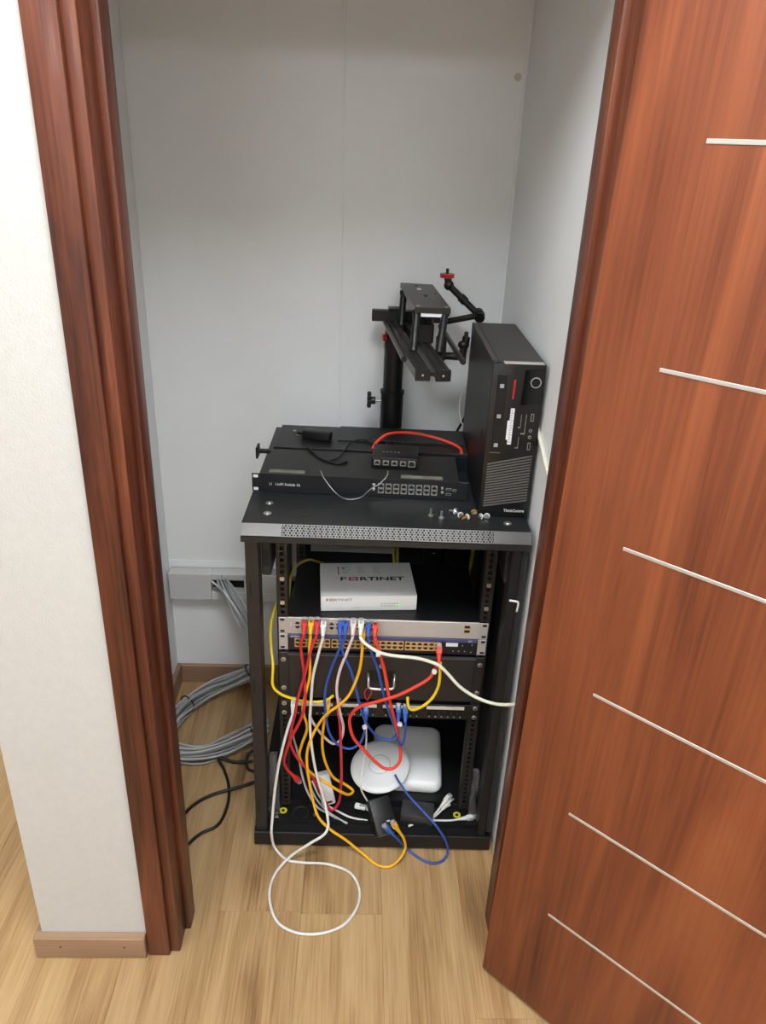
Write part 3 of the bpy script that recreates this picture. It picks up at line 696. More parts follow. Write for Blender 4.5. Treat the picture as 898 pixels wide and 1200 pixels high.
# cable routes, metres
CABLES={'red_dangling': [(0.1246, 0.03, 0.6229), (0.1178, 0.033, 0.602), (0.1238, 0.034, 0.5207), (0.1272, 0.032, 0.4433), (0.1187, 0.032, 0.3895), (0.0884, 0.035, 0.3095), (0.0735, 0.04, 0.2418), (0.0804, 0.05, 0.2046), (0.0925, 0.055, 0.1832)],
 'red_patch': [(0.1534, 0.03, 0.624), (0.1438, 0.03, 0.5958), (0.1284, 0.026, 0.5245), (0.1121, 0.027, 0.4568), (0.1034, 0.03, 0.4009), (0.0891, 0.04, 0.3077), (0.1068, 0.045, 0.2466), (0.13, 0.045, 0.2112), (0.1539, 0.04, 0.1716), (0.1778, 0.045, 0.1006), (0.1931, 0.05, 0.0706), (0.2081, 0.055, 0.0853), (0.2159, 0.05, 0.1639), (0.2131, 0.05, 0.2787), (0.2095, 0.052, 0.3548), (0.206, 0.05, 0.3878)],
 'yellow_patch': [(0.1398, 0.031, 0.6228), (0.1372, 0.032, 0.5871), (0.1376, 0.033, 0.5073), (0.1275, 0.034, 0.4542), (0.1211, 0.036, 0.4068), (0.1303, 0.045, 0.3448), (0.1176, 0.045, 0.2935), (0.1106, 0.05, 0.2503), (0.1211, 0.05, 0.2201), (0.1496, 0.04, 0.197), (0.18, 0.034, 0.1785), (0.2124, 0.034, 0.1539), (0.2383, 0.05, 0.127), (0.2467, 0.06, 0.1288), (0.2286, 0.065, 0.1436), (0.1977, 0.065, 0.1657), (0.177, 0.06, 0.2154), (0.1673, 0.055, 0.2753), (0.1713, 0.05, 0.3577), (0.1793, 0.05, 0.3868)],
 'yellow_injector': [(0.2579, 0.034, 0.5971), (0.2538, 0.03, 0.5381), (0.2431, 0.028, 0.4955), (0.23, 0.024, 0.4635), (0.2086, 0.022, 0.4368), (0.1803, 0.03, 0.4037), (0.1599, 0.035, 0.3676), (0.1418, 0.03, 0.3266), (0.1316, 0.028, 0.2825), (0.1318, 0.025, 0.2443), (0.1384, 0.02, 0.1909), (0.1452, 0.015, 0.1508), (0.1618, -0.006, 0.107), (0.1902, -0.014, 0.0757), (0.2317, -0.02, 0.0453), (0.2759, -0.03, 0.0103), (0.315, -0.0598, 0.0045), (0.3449, -0.0627, 0.0045), (0.3683, -0.0468, 0.012), (0.3828, -0.03, 0.0321), (0.3766, -0.03, 0.0676), (0.3638, -0.03, 0.0907)],
 'olive_rear': [(0.1741, 0.42, 0.5508), (0.1533, 0.33, 0.639), (0.1333, 0.27, 0.6822), (0.1188, 0.24, 0.7019), (0.0955, 0.2, 0.709), (0.0831, 0.16, 0.6987), (0.0819, 0.13, 0.6677), (0.0779, 0.11, 0.6543), (0.0728, 0.1, 0.6394)],
 'yellow_side': [(0.0578, 0.13, 0.6598), (0.041, 0.11, 0.601), (0.0415, 0.09, 0.5544), (0.0494, 0.06, 0.5155), (0.0503, 0.045, 0.4677), (0.0646, 0.04, 0.4522), (0.0961, 0.045, 0.4324), (0.1363, 0.048, 0.4217), (0.1748, 0.05, 0.4253), (0.1925, 0.06, 0.4332)],
 'yellow_short': [(0.4368, 0.026, 0.5646), (0.438, 0.026, 0.5479), (0.4376, 0.025, 0.4975), (0.4243, 0.026, 0.459), (0.4002, 0.03, 0.4296), (0.3792, 0.04, 0.4141), (0.3721, 0.048, 0.4188), (0.3702, 0.055, 0.4386)],
 'red_loop': [(0.2852, 0.028, 0.6233), (0.2928, 0.026, 0.5994), (0.3086, 0.024, 0.5446), (0.3256, 0.024, 0.4545), (0.3472, 0.05, 0.3482), (0.3599, 0.06, 0.2776), (0.3613, 0.05, 0.2455), (0.3472, 0.045, 0.2246), (0.326, 0.045, 0.2218), (0.3018, 0.045, 0.2411), (0.2704, 0.05, 0.2753), (0.2437, 0.05, 0.3138), (0.233, 0.045, 0.3643), (0.2371, 0.035, 0.399), (0.2568, 0.024, 0.4318), (0.2943, 0.018, 0.452), (0.3412, 0.016, 0.4728), (0.3758, 0.016, 0.495), (0.4138, 0.02, 0.5225), (0.4281, 0.025, 0.5483), (0.4338, 0.028, 0.5678)],
 'white_floor': [(0.1679, 0.028, 0.6213), (0.1593, 0.03, 0.5799), (0.1458, 0.03, 0.5099), (0.1414, 0.028, 0.4445), (0.1384, 0.03, 0.3764), (0.1412, 0.03, 0.3186), (0.1506, 0.025, 0.2433), (0.1617, 0.02, 0.1918), (0.1754, 0.01, 0.1455), (0.1853, -0.008, 0.1082), (0.1872, -0.018, 0.083), (0.1785, -0.03, 0.0725), (0.1457, -0.045, 0.0588), (0.093, -0.0515, 0.014), (0.0605, -0.0993, 0.0045), (0.0576, -0.1576, 0.0045), (0.0833, -0.2202, 0.0045), (0.1271, -0.2459, 0.0045), (0.1834, -0.2475, 0.0045), (0.2367, -0.2243, 0.0045), (0.2669, -0.1757, 0.0045), (0.2697, -0.1271, 0.0045), (0.2466, -0.0842, 0.0045), (0.1926, -0.0608, 0.0045), (0.1243, -0.057, 0.0045), (0.0854, -0.0488, 0.0045), (0.0557, -0.024, 0.012), (0.0476, -0.03, 0.0708), (0.0499, -0.018, 0.1217), (0.0565, -0.0, 0.2023), (0.0675, 0.015, 0.276), (0.0882, 0.035, 0.3637), (0.0966, 0.045, 0.388)],
 'blue_left': [(0.2178, 0.03, 0.624), (0.2096, 0.028, 0.5996), (0.2021, 0.028, 0.5806), (0.1844, 0.03, 0.5223), (0.1738, 0.03, 0.4616), (0.176, 0.035, 0.3942), (0.1855, 0.045, 0.3282), (0.2043, 0.05, 0.2921), (0.235, 0.05, 0.2779), (0.2598, 0.05, 0.2981), (0.2702, 0.048, 0.3392), (0.2714, 0.046, 0.3701)],
 'blue_cross': [(0.2062, 0.03, 0.6236), (0.2105, 0.031, 0.5975), (0.2137, 0.03, 0.5796), (0.2336, 0.03, 0.5277), (0.2533, 0.03, 0.4455), (0.2635, 0.032, 0.4024), (0.2814, 0.05, 0.3467), (0.3089, 0.06, 0.3058), (0.3356, 0.062, 0.2996), (0.3465, 0.06, 0.3153), (0.3494, 0.05, 0.3589), (0.3499, 0.047, 0.3773)],
 'blue_right': [(0.2698, 0.032, 0.62), (0.2777, 0.03, 0.5866), (0.2952, 0.028, 0.5363), (0.3119, 0.028, 0.4633), (0.3278, 0.032, 0.4074), (0.3437, 0.05, 0.3481), (0.3615, 0.056, 0.2868), (0.3679, 0.056, 0.3061), (0.3693, 0.05, 0.357), (0.3672, 0.047, 0.3753)],
 'blue_injector': [(0.3539, 0.1, 0.1486), (0.3628, 0.085, 0.1431), (0.3865, 0.05, 0.1322), (0.427, 0.015, 0.11), (0.4596, -0.012, 0.0901), (0.4852, -0.025, 0.0509), (0.4919, -0.0245, 0.012), (0.4776, -0.0423, 0.0045), (0.4502, -0.0495, 0.0045), (0.4208, -0.0363, 0.0045), (0.3908, -0.0149, 0.012), (0.3607, -0.03, 0.0653), (0.3483, -0.03, 0.0814)],
 'pink_white': [(0.2351, 0.028, 0.6261), (0.2234, 0.029, 0.583), (0.2067, 0.031, 0.526), (0.201, 0.03, 0.4775), (0.2055, 0.032, 0.4335), (0.2106, 0.034, 0.3988), (0.2182, 0.045, 0.3506), (0.2099, 0.06, 0.2941), (0.1943, 0.062, 0.2822), (0.1731, 0.06, 0.3023), (0.1433, 0.05, 0.3594), (0.1361, 0.05, 0.3801)],
 'cream_door': [(0.2528, 0.028, 0.6267), (0.2555, 0.022, 0.6217), (0.2727, 0.014, 0.6107), (0.2988, 0.012, 0.5956), (0.3351, 0.012, 0.5883), (0.3784, 0.013, 0.5838), (0.4099, 0.013, 0.5755), (0.4339, 0.013, 0.5646), (0.4572, 0.013, 0.5399), (0.485, 0.01, 0.5093), (0.5205, -0.0, 0.4897), (0.5459, -0.01, 0.4852), (0.5739, -0.02, 0.4859), (0.6007, -0.03, 0.4951), (0.6189, -0.045, 0.5165)],
 'grey_a': [(0.0875, 0.06, 0.3514), (0.0952, 0.07, 0.2865), (0.1044, 0.07, 0.2426), (0.1188, 0.06, 0.1635), (0.1359, 0.05, 0.1175), (0.1582, 0.045, 0.0833), (0.1824, 0.046, 0.064), (0.2051, 0.0337, 0.06)],
 'grey_b': [(0.1248, 0.08, 0.183), (0.1364, 0.07, 0.1295), (0.1549, 0.06, 0.0931), (0.1869, 0.045, 0.0667), (0.2096, 0.0319, 0.062), (0.2343, 0.018, 0.06)],
 'grey_c': [(0.14, 0.08, 0.1401), (0.1608, 0.07, 0.0949), (0.1815, 0.06, 0.0761), (0.2016, 0.0598, 0.062), (0.2401, 0.039, 0.06), (0.2865, 0.028, 0.06)],
 'white_plug_cord': [(0.2724, 0.07, 0.3575), (0.2754, 0.09, 0.25), (0.2668, 0.07, 0.1834), (0.266, 0.05, 0.1512), (0.2748, 0.05, 0.1253), (0.2848, 0.05, 0.1051)],
 'white_right_a': [(0.3918, 0.0185, 0.056), (0.4164, 0.0303, 0.056), (0.4456, 0.0396, 0.056), (0.4686, 0.0564, 0.06), (0.4852, 0.0732, 0.064)],
 'white_right_b': [(0.4385, 0.0311, 0.056), (0.4573, 0.0522, 0.058), (0.4713, 0.067, 0.064), (0.4805, 0.076, 0.07)],
 'white_right_c': [(0.45, 0.0384, 0.056), (0.4744, 0.0392, 0.056), (0.501, 0.04, 0.056), (0.5301, 0.0447, 0.058)]}
TOPCORD={'red_top': [(0.2644, 0.335, 0.962), (0.2743, 0.3507, 0.972), (0.299, 0.3756, 0.985), (0.3352, 0.3952, 0.985), (0.3785, 0.4045, 0.98), (0.4215, 0.4003, 0.973), (0.4635, 0.3833, 0.965), (0.4825, 0.3572, 0.962), (0.4821, 0.3305, 0.961)],
 'blk_a': [(0.1095, 0.3315, 0.964), (0.1269, 0.2925, 0.962), (0.1602, 0.2462, 0.962), (0.183, 0.2647, 0.962), (0.199, 0.312, 0.966), (0.2134, 0.3722, 0.964), (0.2404, 0.3935, 0.964), (0.2724, 0.3548, 0.966)],
 'blk_b': [(0.16, 0.2487, 0.961), (0.1845, 0.235, 0.961), (0.2076, 0.2479, 0.961)],
 'grey_wire': [(0.1506, 0.184, 0.9615), (0.1648, 0.11, 0.9726), (0.1863, 0.09, 0.9541), (0.2129, 0.1319, 0.918), (0.2372, 0.1385, 0.918), (0.2647, 0.1, 0.9587), (0.2843, 0.1, 0.9734), (0.2948, 0.1, 0.9857), (0.3023, 0.1969, 0.962)]}
FLOORCORD={'bundle_wall': [(-0.4104, 2.075, 0.3986), (-0.3949, 2.03, 0.4013), (-0.3646, 1.98, 0.3814), (-0.3359, 1.95, 0.3532), (-0.3076, 1.92, 0.3195), (-0.2866, 1.9, 0.2607)],
 'white_wall': [(-0.4352, 2.04, 0.4063), (-0.3908, 1.99, 0.4015), (-0.3503, 1.95, 0.3708), (-0.3177, 1.92, 0.3192), (-0.2942, 1.9, 0.2605)],
 'coil': [(-0.2924, 2.0366, 0.11), (-0.3287, 2.0326, 0.075), (-0.3852, 2.0166, 0.045), (-0.4543, 1.986, 0.03), (-0.5102, 1.9283, 0.028), (-0.539, 1.8559, 0.028), (-0.5471, 1.7805, 0.028), (-0.5305, 1.7308, 0.028), (-0.4959, 1.7073, 0.028), (-0.428, 1.7089, 0.028), (-0.3598, 1.7397, 0.03), (-0.2847, 1.7752, 0.045), (-0.24, 1.7846, 0.07)],
 'blk_1': [(-0.2781, 1.6986, 0.012), (-0.3296, 1.6982, 0.008), (-0.3759, 1.7015, 0.02), (-0.3573, 1.6741, 0.008), (-0.3331, 1.6127, 0.005), (-0.3245, 1.5452, 0.005), (-0.3394, 1.4726, 0.005), (-0.3783, 1.4443, 0.005), (-0.4069, 1.4037, 0.005), (-0.4215, 1.3724, 0.005)],
 'blk_2': [(-0.2592, 1.6259, 0.006), (-0.3147, 1.6004, 0.005), (-0.3693, 1.5776, 0.005), (-0.4095, 1.5466, 0.005), (-0.4366, 1.5021, 0.005), (-0.4557, 1.4485, 0.005)],
 'blk_3': [(-0.2785, 1.7241, 0.03), (-0.2926, 1.7172, 0.02), (-0.2951, 1.6969, 0.01), (-0.2844, 1.671, 0.006), (-0.2666, 1.6648, 0.006)],
 'pc_cord': [(0.2834, 1.9, 0.9633), (0.2722, 1.93, 0.9761), (0.2662, 1.96, 1.0062), (0.2713, 1.97, 1.0409), (0.2851, 1.97, 1.0646)],
 'pc_black': [(0.2617, 1.98, 0.9172), (0.2752, 1.95, 0.967), (0.2879, 1.92, 1.0151)]}

# ------------------------------------------------------------------ patch cables (points in rack coordinates, metres)
def plug_meshes(m):
    """boot + clear plug; cable leaves along -Z, plug points along +Z of its own frame"""
    b = MB(); b.box(-.0066, .0066, -.0056, .0056, -.004, .013, m, bev=.0014); b.cyl((0, 0, -.024), (0, 0, -.003), .0036, m, r1=.0062, seg=12); boot = b.mesh('plug_boot', 40)
    b = MB(); b.box(-.0056, .0056, -.0042, .0040, .010, .020, M['clear'], bev=.0006); b.box(-.003, .003, .004, .0056, .004, .019, M['clear']); head = b.mesh('plug_head')
    return boot, head
PLUGS = {}
def add_plug(parent, pos, direc, m, normal=(0, -1, 0)):
    if m.name not in PLUGS: PLUGS[m.name] = plug_meshes(m)
    boot, head = PLUGS[m.name]
    z = Vector(direc).normalized(); y = Vector(normal); y = (y - z * y.dot(z)); y = y.normalized() if y.length > 1e-4 else z.orthogonal().normalized(); x = y.cross(z)
    T = Matrix(((x.x, y.x, z.x, pos[0]), (x.y, y.y, z.y, pos[1]), (x.z, y.z, z.z, pos[2]), (0, 0, 0, 1)))
    o = link('plug', boot, parent); o.matrix_local = T
    h = link('plug_head', head, o)
    return o
def cable(key, label, m, r=.0029, start=None, end=None, name='patch_cable', group='patch cables at the rack front', end_m=None):
    pts = [Vector(p) for p in CABLES[key]]
    t = rthing(name, label, 'cable', (0, 0, 0), group=group)
    if start == 'up':          # boot enters the port above and behind
        s = pts[0]; top = s + Vector((0, .016, .017)); pts = [top + Vector((0, -.006, -.008))] + pts
        add_plug(t, top, (0, .88, .48), m)
    if end == 'up':
        s = pts[-1]; top = s + Vector((0, .010, .016)); pts = pts + [top + Vector((0, -.004, -.010))]
        add_plug(t, top, (0, .62, .78), end_m or m)
    elif end == 'tip':
        d = (pts[-1] - pts[-2]).normalized(); add_plug(t, pts[-1] + d * .018, d, end_m or m)
    b = MB(); b.tube(pts, r, m, seg=8, step=.007); b.build('jacket', t)
    return t
cable('red_dangling', 'red patch cable hanging from the silver switch with a loose plug at its end', M['red'], .0037, 'up', 'tip')
cable('red_patch', 'crimson patch cable drooping to the white adapter and back up to the patch panel', M['crimson'], .0034, 'up', 'up')
cable('yellow_patch', 'yellow patch cable leaving the silver switch and looping back to the patch panel', M['yellow'], .0036, 'up', 'up')
cable('yellow_injector', 'yellow patch cable looping onto the floor and into the power injector', M['yellow'], .0036, 'up', 'tip')
cable('olive_rear', 'olive yellow cable arching up behind the left rail', M['olive'], .0030)
cable('yellow_side', 'lemon yellow cable running along the patch panel label strips', M['lemon'], .0035)
cable('yellow_short', 'short lemon yellow cable from the last tan port to the patch panel', M['lemon'], .0037)
cable('red_loop', 'scarlet patch cable looping across the white disc to the last tan port', M['scarlet'], .0041, 'up', 'up')
cable('white_floor', 'white patch cable forming a big loop on the floor before the rack', M['wht'], .0035, 'up', 'up')
cable('blue_left', 'blue patch cable bowing left in a wide curve under the drawer', M['blue2'], .0031, 'up', 'up', end_m=M['blue'])
cable('blue_cross', 'blue patch cable dipping across the square access point', M['blue2'], .0031, 'up', 'up', end_m=M['blue'])
cable('blue_right', 'blue patch cable dropping in a narrow V beside the scarlet cable', M['blue2'], .0031, 'up', 'up', end_m=M['blue'])
cable('blue_injector', 'blue cable from the white disc looping over the floor to the power injector', M['blue2'], .0029, None, 'tip', end_m=M['blue'])
cable('pink_white', 'pinkish white patch cable curving down beside the yellow one', M['pink'], .0034, 'up', None)
cable('cream_door', 'cream patch cable crossing the drawer towards the open door', M['cream'], .0039, 'up', None)
cable('grey_a', 'leftmost grey cable running down to the rack floor', M['grey'], .0028)
cable('grey_b', 'middle grey cable curving onto the rack floor', M['grey'], .0028)
cable('grey_c', 'white cable trailing along the rack floor towards the power injector', M['wht'], .0028)
cable('white_plug_cord', 'thin white cord passing behind the white disc', M['wht'], .0022)
cable('white_right_a', 'white cable with a clear plug lying on the rack floor by the grey adapter', M['wht'], .0028, None, 'tip')
cable('white_right_b', 'short white cable with a clear plug, behind the other right-hand one', M['wht'], .0026, None, 'tip')
cable('white_right_c', 'white cable reaching the lower right corner of the rack floor', M['wht'], .0028, None, 'tip')
# small white tags on cables
for (x, y, z, rot, lab) in ((.294, .012, .592, (0, R(-8), 0), 'small white paper tag wrapped on the scarlet cable at its switch end'), (.424, .016, .545, (0, R(20), 0), 'small white paper tag wrapped on the scarlet cable below the last port'), (.354, .036, .372, (0, R(35), 0), 'small white paper tag hanging among the blue plugs'), (.270, .034, .362, (0, R(-30), 0), 'small white paper tag on the bowed blue cable')):
    b = MB(); b.box(-.005, .005, -.0048, .0048, -.0045, .0045, M['label'], bev=.001)
    o = b.build('cable_tag'); o.matrix_world = RM @ Matrix.Translation((x, y, z)) @ Euler(rot).to_matrix().to_4x4(); tag(o, lab, 'tag', 'paper tags on the patch cables')

# ------------------------------------------------------------------ devices on the lid
SWC = rthing('network_switch', 'black 16-port network switch lying at the front of the rack lid', 'network switch', (.240, .160, LIDZ + .0005), R(-1.6))
b = MB(); b.box(-.2205, .2205, .001, .155, .0, .0432, M['black'], bev=.0008); b.build('chassis', SWC)
b = MB(); b.box(-.2215, .2215, -.0022, .002, 0, .0437, M['navy'], bev=.0008); b.build('faceplate', SWC)
b = MB(); b.box(-.222, .222, -.0026, -.001, .0428, .0442, M['post']); b.build('top_edge', SWC)
ears(SWC, M['navy'], slot=False)
for s in (-1, 1):
    for z in (.0065, .037):
        b = MB(); x = s * (EW / 2 - .0085); b.box(x - .0052, x + .0052, -.0026, -.0015, z - .0034, z + .0034, M['white'] if s < 0 else M['cav'], bev=.0008); b.build('ear_slot', SWC)
for i in range(8):
    x = .047 + i * .0170
    add_port(PORT_NI, SWC, x, -.0022, .0275); add_port(PORT_NI_F, SWC, x, -.0022, .0155)
for x, z, w_ in ((.028, .029, .006), (.028, .018, .006), (.181, .028, .005), (.181, .018, .006)):
    b = MB(); b.box(x, x + w_, -.0032, -.0022, z - .003, z + .003, M['nickel'], bev=.0006); b.build('small_jack', SWC)
for x, z, w_ in ((.192, .026, .012), (.192, .014, .012), (.207, .024, .008)):
    b = MB(); b.box(x, x + w_, -.0034, -.0022, z - .0025, z + .0025, M['nickel']); b.box(x + .001, x + w_ - .001, -.0037, -.003, z - .0014, z + .0014, M['cav']); b.build('fibre_slot', SWC)
o = link('logo_text', text_mesh('us', 'U   UniFi Switch 16', .0088, M['inklight'], sx=1.0, offset=.0001), SWC); o.matrix_local = Matrix.Translation((-.203, -.0024, .0165)) @ FRONT
for x0, x1 in ((-.205, -.125), (.09, .185)):
    b = MB(); b.box(x0, x1, .008, .026, .0428, .0437, M['scuff']); b.build('adhesive_residue', SWC)
SWD = rthing('network_switch', 'black rack switch lying behind the 16-port one on the lid', 'network switch', (.258, .330, LIDZ + .0005), R(-1.0))
b = MB(); b.box(-.232, .250, .001, .165, .0, .0432, M['black'], bev=.0008); b.build('chassis', SWD)
b = MB(); b.box(-.232, .250, -.002, .001, .0, .036, M['navy']); b.build('faceplate', SWD)
b = MB(); b.box(-.272, -.230, .006, .020, .022, .030, M['plastic'], bev=.001); b.box(-.275, -.270, -.006, .030, .012, .040, M['plastic'], bev=.001); b.build('rack_ear', SWD)
b = MB(); b.box(-.08, .250, .060, .165, .0432, .0460, M['plastic'], bev=.0008); b.build('raised_cover', SWD)
for x, y in ((-.195, .120), (-.178, .105), (-.182, .090)):
    b = MB(); b.cyl((x, y, .0432), (x, y, .0448), .0042, M['steel'], seg=14); b.build('cover_screw', SWD)
USB = rthing('power_adapter', 'small black adapter block lying on the rear switch', 'adapter', (.127, .400, LIDZ + .0455), R(-16))
b = MB(); b.box(-.036, .036, -.014, .014, -.0005, .020, M['plastic'], bev=.003, seg=2); b.build('adapter_case', USB, smooth_angle=40)
b = MB(); b.box(-.03, .036, -.0146, -.0138, .017, .0185, M['post']); b.build('seam', USB)
b = MB(); b.box(-.052, -.036, -.005, .006, .004, .012, M['plastic'], bev=.001); b.build('cable_exit', USB)
HUB = rthing('ethernet_hub', 'small black five-port hub on top of the lid switches', 'network hub', (.317, .222, LIDZ + .0445), R(-3))
b = MB(); b.box(-.053, .053, 0, .088, 0, .0255, M['plastic'], bev=.003, seg=2); b.build('hub_case', HUB, smooth_angle=40)
for i in range(5): add_port(PORT_NI if i < 4 else port_mesh(M['nickel'], w=.016, h=.015), HUB, -.040 + i * .0198, -.0005, .0125)
b = MB()
for i in range(5): b.box(-.030 + i * .009, -.026 + i * .009, .034, .036, .0252, .0258, M['inklight'])
b.build('print_mark', HUB)
def topcord(key, label, m, r, name='cable', group=None, plug=False):
    t = rthing(name, label, 'cable', (0, 0, 0), group=group)
    b = MB(); b.tube(TOPCORD[key], r, m, seg=8, step=.006); b.build('jacket', t); return t
topcord('red_top', 'red orange cable arching over the lid from the hub to the tower computer', M['scarlet'], .0037)
topcord('blk_a', 'thin black cord winding from the small adapter to the hub', M['cord'], .0022)
topcord('blk_b', 'short black cord end lying on the rear lid switch', M['cord'], .0026)
topcord('grey_wire', 'thin grey wire hanging across the front of the 16-port switch', M['greyd'], .0011)
for i, (dx, dy) in enumerate(((-.02, .02), (.0, .03), (.02, .02))):
    b = MB(); b.tube([(.300 + i * .018, .312, LIDZ + .063), (.298 + i * .020, .335, LIDZ + .068), (.285 + i * .022, .365, LIDZ + .055), (.270 + i * .02, .40, LIDZ + .0495)], .0022, M['cord'], step=.006)
    o = b.build('cord'); o.matrix_world = RM; tag(o, ['left', 'middle', 'right'][i] + 'most of the three black cords behind the hub' if i != 1 else 'middle one of the three black cords behind the hub', 'cable', 'black cords behind the hub')
# loose screws
def loose_screw(x, y, rot, m1, m2, lab, upright=False):
    t = rthing('loose_screw', lab, 'screw', (x, y, LIDZ + (.0005 if upright else .0052)), rot=rot, group='loose rack screws on the lid edge')
    b = MB()
    if upright:
        b.cyl((0, 0, 0), (0, 0, .003), .0058, m1, seg=14); b.build('screw_head', t, smooth_angle=40); b = MB(); b.cyl((0, 0, .003), (0, 0, .017), .0026, m1, seg=10); b.build('screw_thread', t)
    else:
        b.cyl((0, 0, 0), (0, 0, .004), .0056, m1, r1=.004, seg=14); b.build('screw_head', t, smooth_angle=40)
        b = MB(); b.cyl((0, 0, -.002), (0, 0, 0), .0066, m2, seg=14); b.build('washer', t)
        b = MB(); b.cyl((0, 0, -.016), (0, 0, -.002), .0028, m1, seg=10); b.build('screw_thread', t)
loose_screw(.394, .066, (0, 0, 0), M['steel'], M['steel'], 'upright zinc screw on the lid nearest the logo end of the loose row', True)
loose_screw(.416, .055, (0, 0, 0), M['steel'], M['steel'], 'upright zinc screw on the lid right beside the gold bolts', True)
loose_screw(.449, .082, (R(80), 0, R(50)), M['steel'], M['label'], 'zinc bolt with white washer, left one of the lying bolts')
loose_screw(.458, .065, (R(85), 0, R(20)), M['steel'], M['label'], 'zinc bolt with white washer, second of the lying bolts')
loose_screw(.473, .060, (R(80), 0, R(120)), M['brass'], M['label'], 'gold coloured bolt lying on the lid between zinc ones')
loose_screw(.489, .082, (R(70), 0, R(10)), M['brass'], M['steel'], 'gold coloured bolt lying close to the tower computer corner')
loose_screw(.500, .062, (R(85), 0, R(-60)), M['steel'], M['label'], 'zinc bolt with white washer in front of the tower computer')
loose_screw(.514, .064, (R(85), 0, R(-20)), M['steel'], M['label'], 'rightmost zinc bolt lying before the tower computer')

# ------------------------------------------------------------------ tower computer
PC = thing('desktop_computer', 'black slim tower computer standing on the right end of the rack lid', 'computer', (.2635, 1.4905, LIDZ + .0005), (0, 0, RZ))
PW_, PD_, PH_ = .105, .385, .333
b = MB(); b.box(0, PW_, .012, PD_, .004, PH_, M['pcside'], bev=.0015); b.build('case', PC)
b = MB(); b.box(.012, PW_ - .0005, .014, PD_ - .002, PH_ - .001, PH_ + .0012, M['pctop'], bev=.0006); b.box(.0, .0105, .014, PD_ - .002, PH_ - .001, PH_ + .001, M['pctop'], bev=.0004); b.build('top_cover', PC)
b = MB(); b.box(-.001, PW_ + .0005, -.006, .012, .0, PH_ + .001, M['pcface'], bev=.003, seg=2); BZ = b.build('front_bezel', PC, smooth_angle=40)
b = MB(); b.box(.021, PW_ - .004, -.006, .011, PH_ + .0002, PH_ + .0022, M['alu'], bev=.0005); b.build('silver_edge', BZ)
# gloss corner with power button
b = MB(); b.prism([(.064, .322), (.104, .326), (.104, .256), (.062, .250)], 'y', -.0072, -.005, M['gloss']); b.build('gloss_panel', BZ)
b = MB(); b.lathe([(.0088, 0), (.0088, .002), (.0110, .002), (.0110, 0)], M['steel'], 40, Matrix.Translation((.087, -.0068, .298)) @ Matrix.Rotation(R(90), 4, 'X')); b.lathe([(0, .0012), (.009, .0012), (.009, 0)], M['gloss'], 32, Matrix.Translation((.087, -.0068, .298)) @ Matrix.Rotation(R(90), 4, 'X')); b.build('power_button', BZ, smooth_angle=40)
b = MB(); b.box(.0105, .030, -.0068, -.005, .150, .312, M['plastic'], bev=.0006); DV = b.build('optical_drive', BZ)
for z in (.285, .222, .160):
    b = MB(); b.box(.0165, .0245, -.0074, -.0066, z - .0065 + .006, z + .0075, M['inkgrey']); b.build('drive_mark', DV)
b = MB(); b.box(.0095, .0305, -.0076, -.0066, .146, .1485, M['vent']); b.build('drive_edge', DV)
b = MB(); b.prism([(.0435, .302), (.0475, .302), (.0465, .262), (.0430, .262)], 'y', -.0078, -.005, M['inkred']); b.build('red_accent', BZ)
b = MB(); b.box(.0435, .0515, -.0068, -.0055, .166, .243, M['label']); b.box(.0395, .0436, -.0068, -.0055, .176, .217, M['label'])
for k in range(14): b.box(.0445, .0485 if k % 3 else .0505, -.0071, -.0066, .170 + k * .0052, .172 + k * .0052, M['inkgrey'])
b.build('asset_label', BZ)
for (x, z, w_, h_) in ((.0715, .206, .0055, .040), (.065, .212, .002, .026), (.0635, .166, .003, .022)):
    b = MB(); b.box(x, x + w_, -.0068, -.005, z - h_ / 2 + .006, z + h_ / 2 + .006, M['cav']); b.box(x + w_ - .001, x + w_, -.0072, -.005, z - h_ / 2 + .004, z + h_ / 2 + .006, M['nickel']); b.box(x - .003, x + w_, -.0072, -.005, z - h_ / 2 + .003, z - h_ / 2 + .0052, M['nickel']); b.build('card_slot', BZ)
for z in (.225, .163):
    b = MB(); b.box(.086, .092, -.0068, -.005, z - .008, z + .008, M['nickel']); b.box(.0872, .0908, -.0071, -.006, z - .0065, z + .0065, M['cav']); b.build('usb_port', BZ)
for z in (.197, .183):
    b = MB(); b.cyl((.0885, -.0058, z), (.0885, -.0068, z), .0035, M['nickel'], seg=14); b.cyl((.0885, -.0066, z), (.0885, -.0070, z), .002, M['cav'], seg=12); b.build('audio_jack', BZ)
# slanted grille
b = MB(); b.prism([(.006, .026), (.099, .040), (.099, .142), (.006, .120)], 'y', -.0066, -.005, M['cav']); b.build('grille_recess', BZ)
NS = 17
for i in range(NS):
    t_ = i / (NS - 1)
    zl = .0245 + t_ * .095; zr = .0400 + t_ * .1005
    b = MB(); b.prism([(.0075, zl), (.0985, zr), (.0985, zr + .0026), (.0075, zl + .0026)], 'y', -.0086, -.006, M['slat']); b.build('slat', BZ)
o = link('badge_text', text_mesh('tc', 'ThinkCentre', .0092, M['inklight'], sx=.92, offset=.00015), BZ); o.matrix_local = Matrix.Translation((.0525, -.0063, .0125)) @ FRONT
b = MB(); b.box(-.0006, .001, .06, .066, .150, .172, M['cav']); b.box(-.0006, .001, .028, .031, .255, .285, M['scuff']); b.build('side_latch', PC)

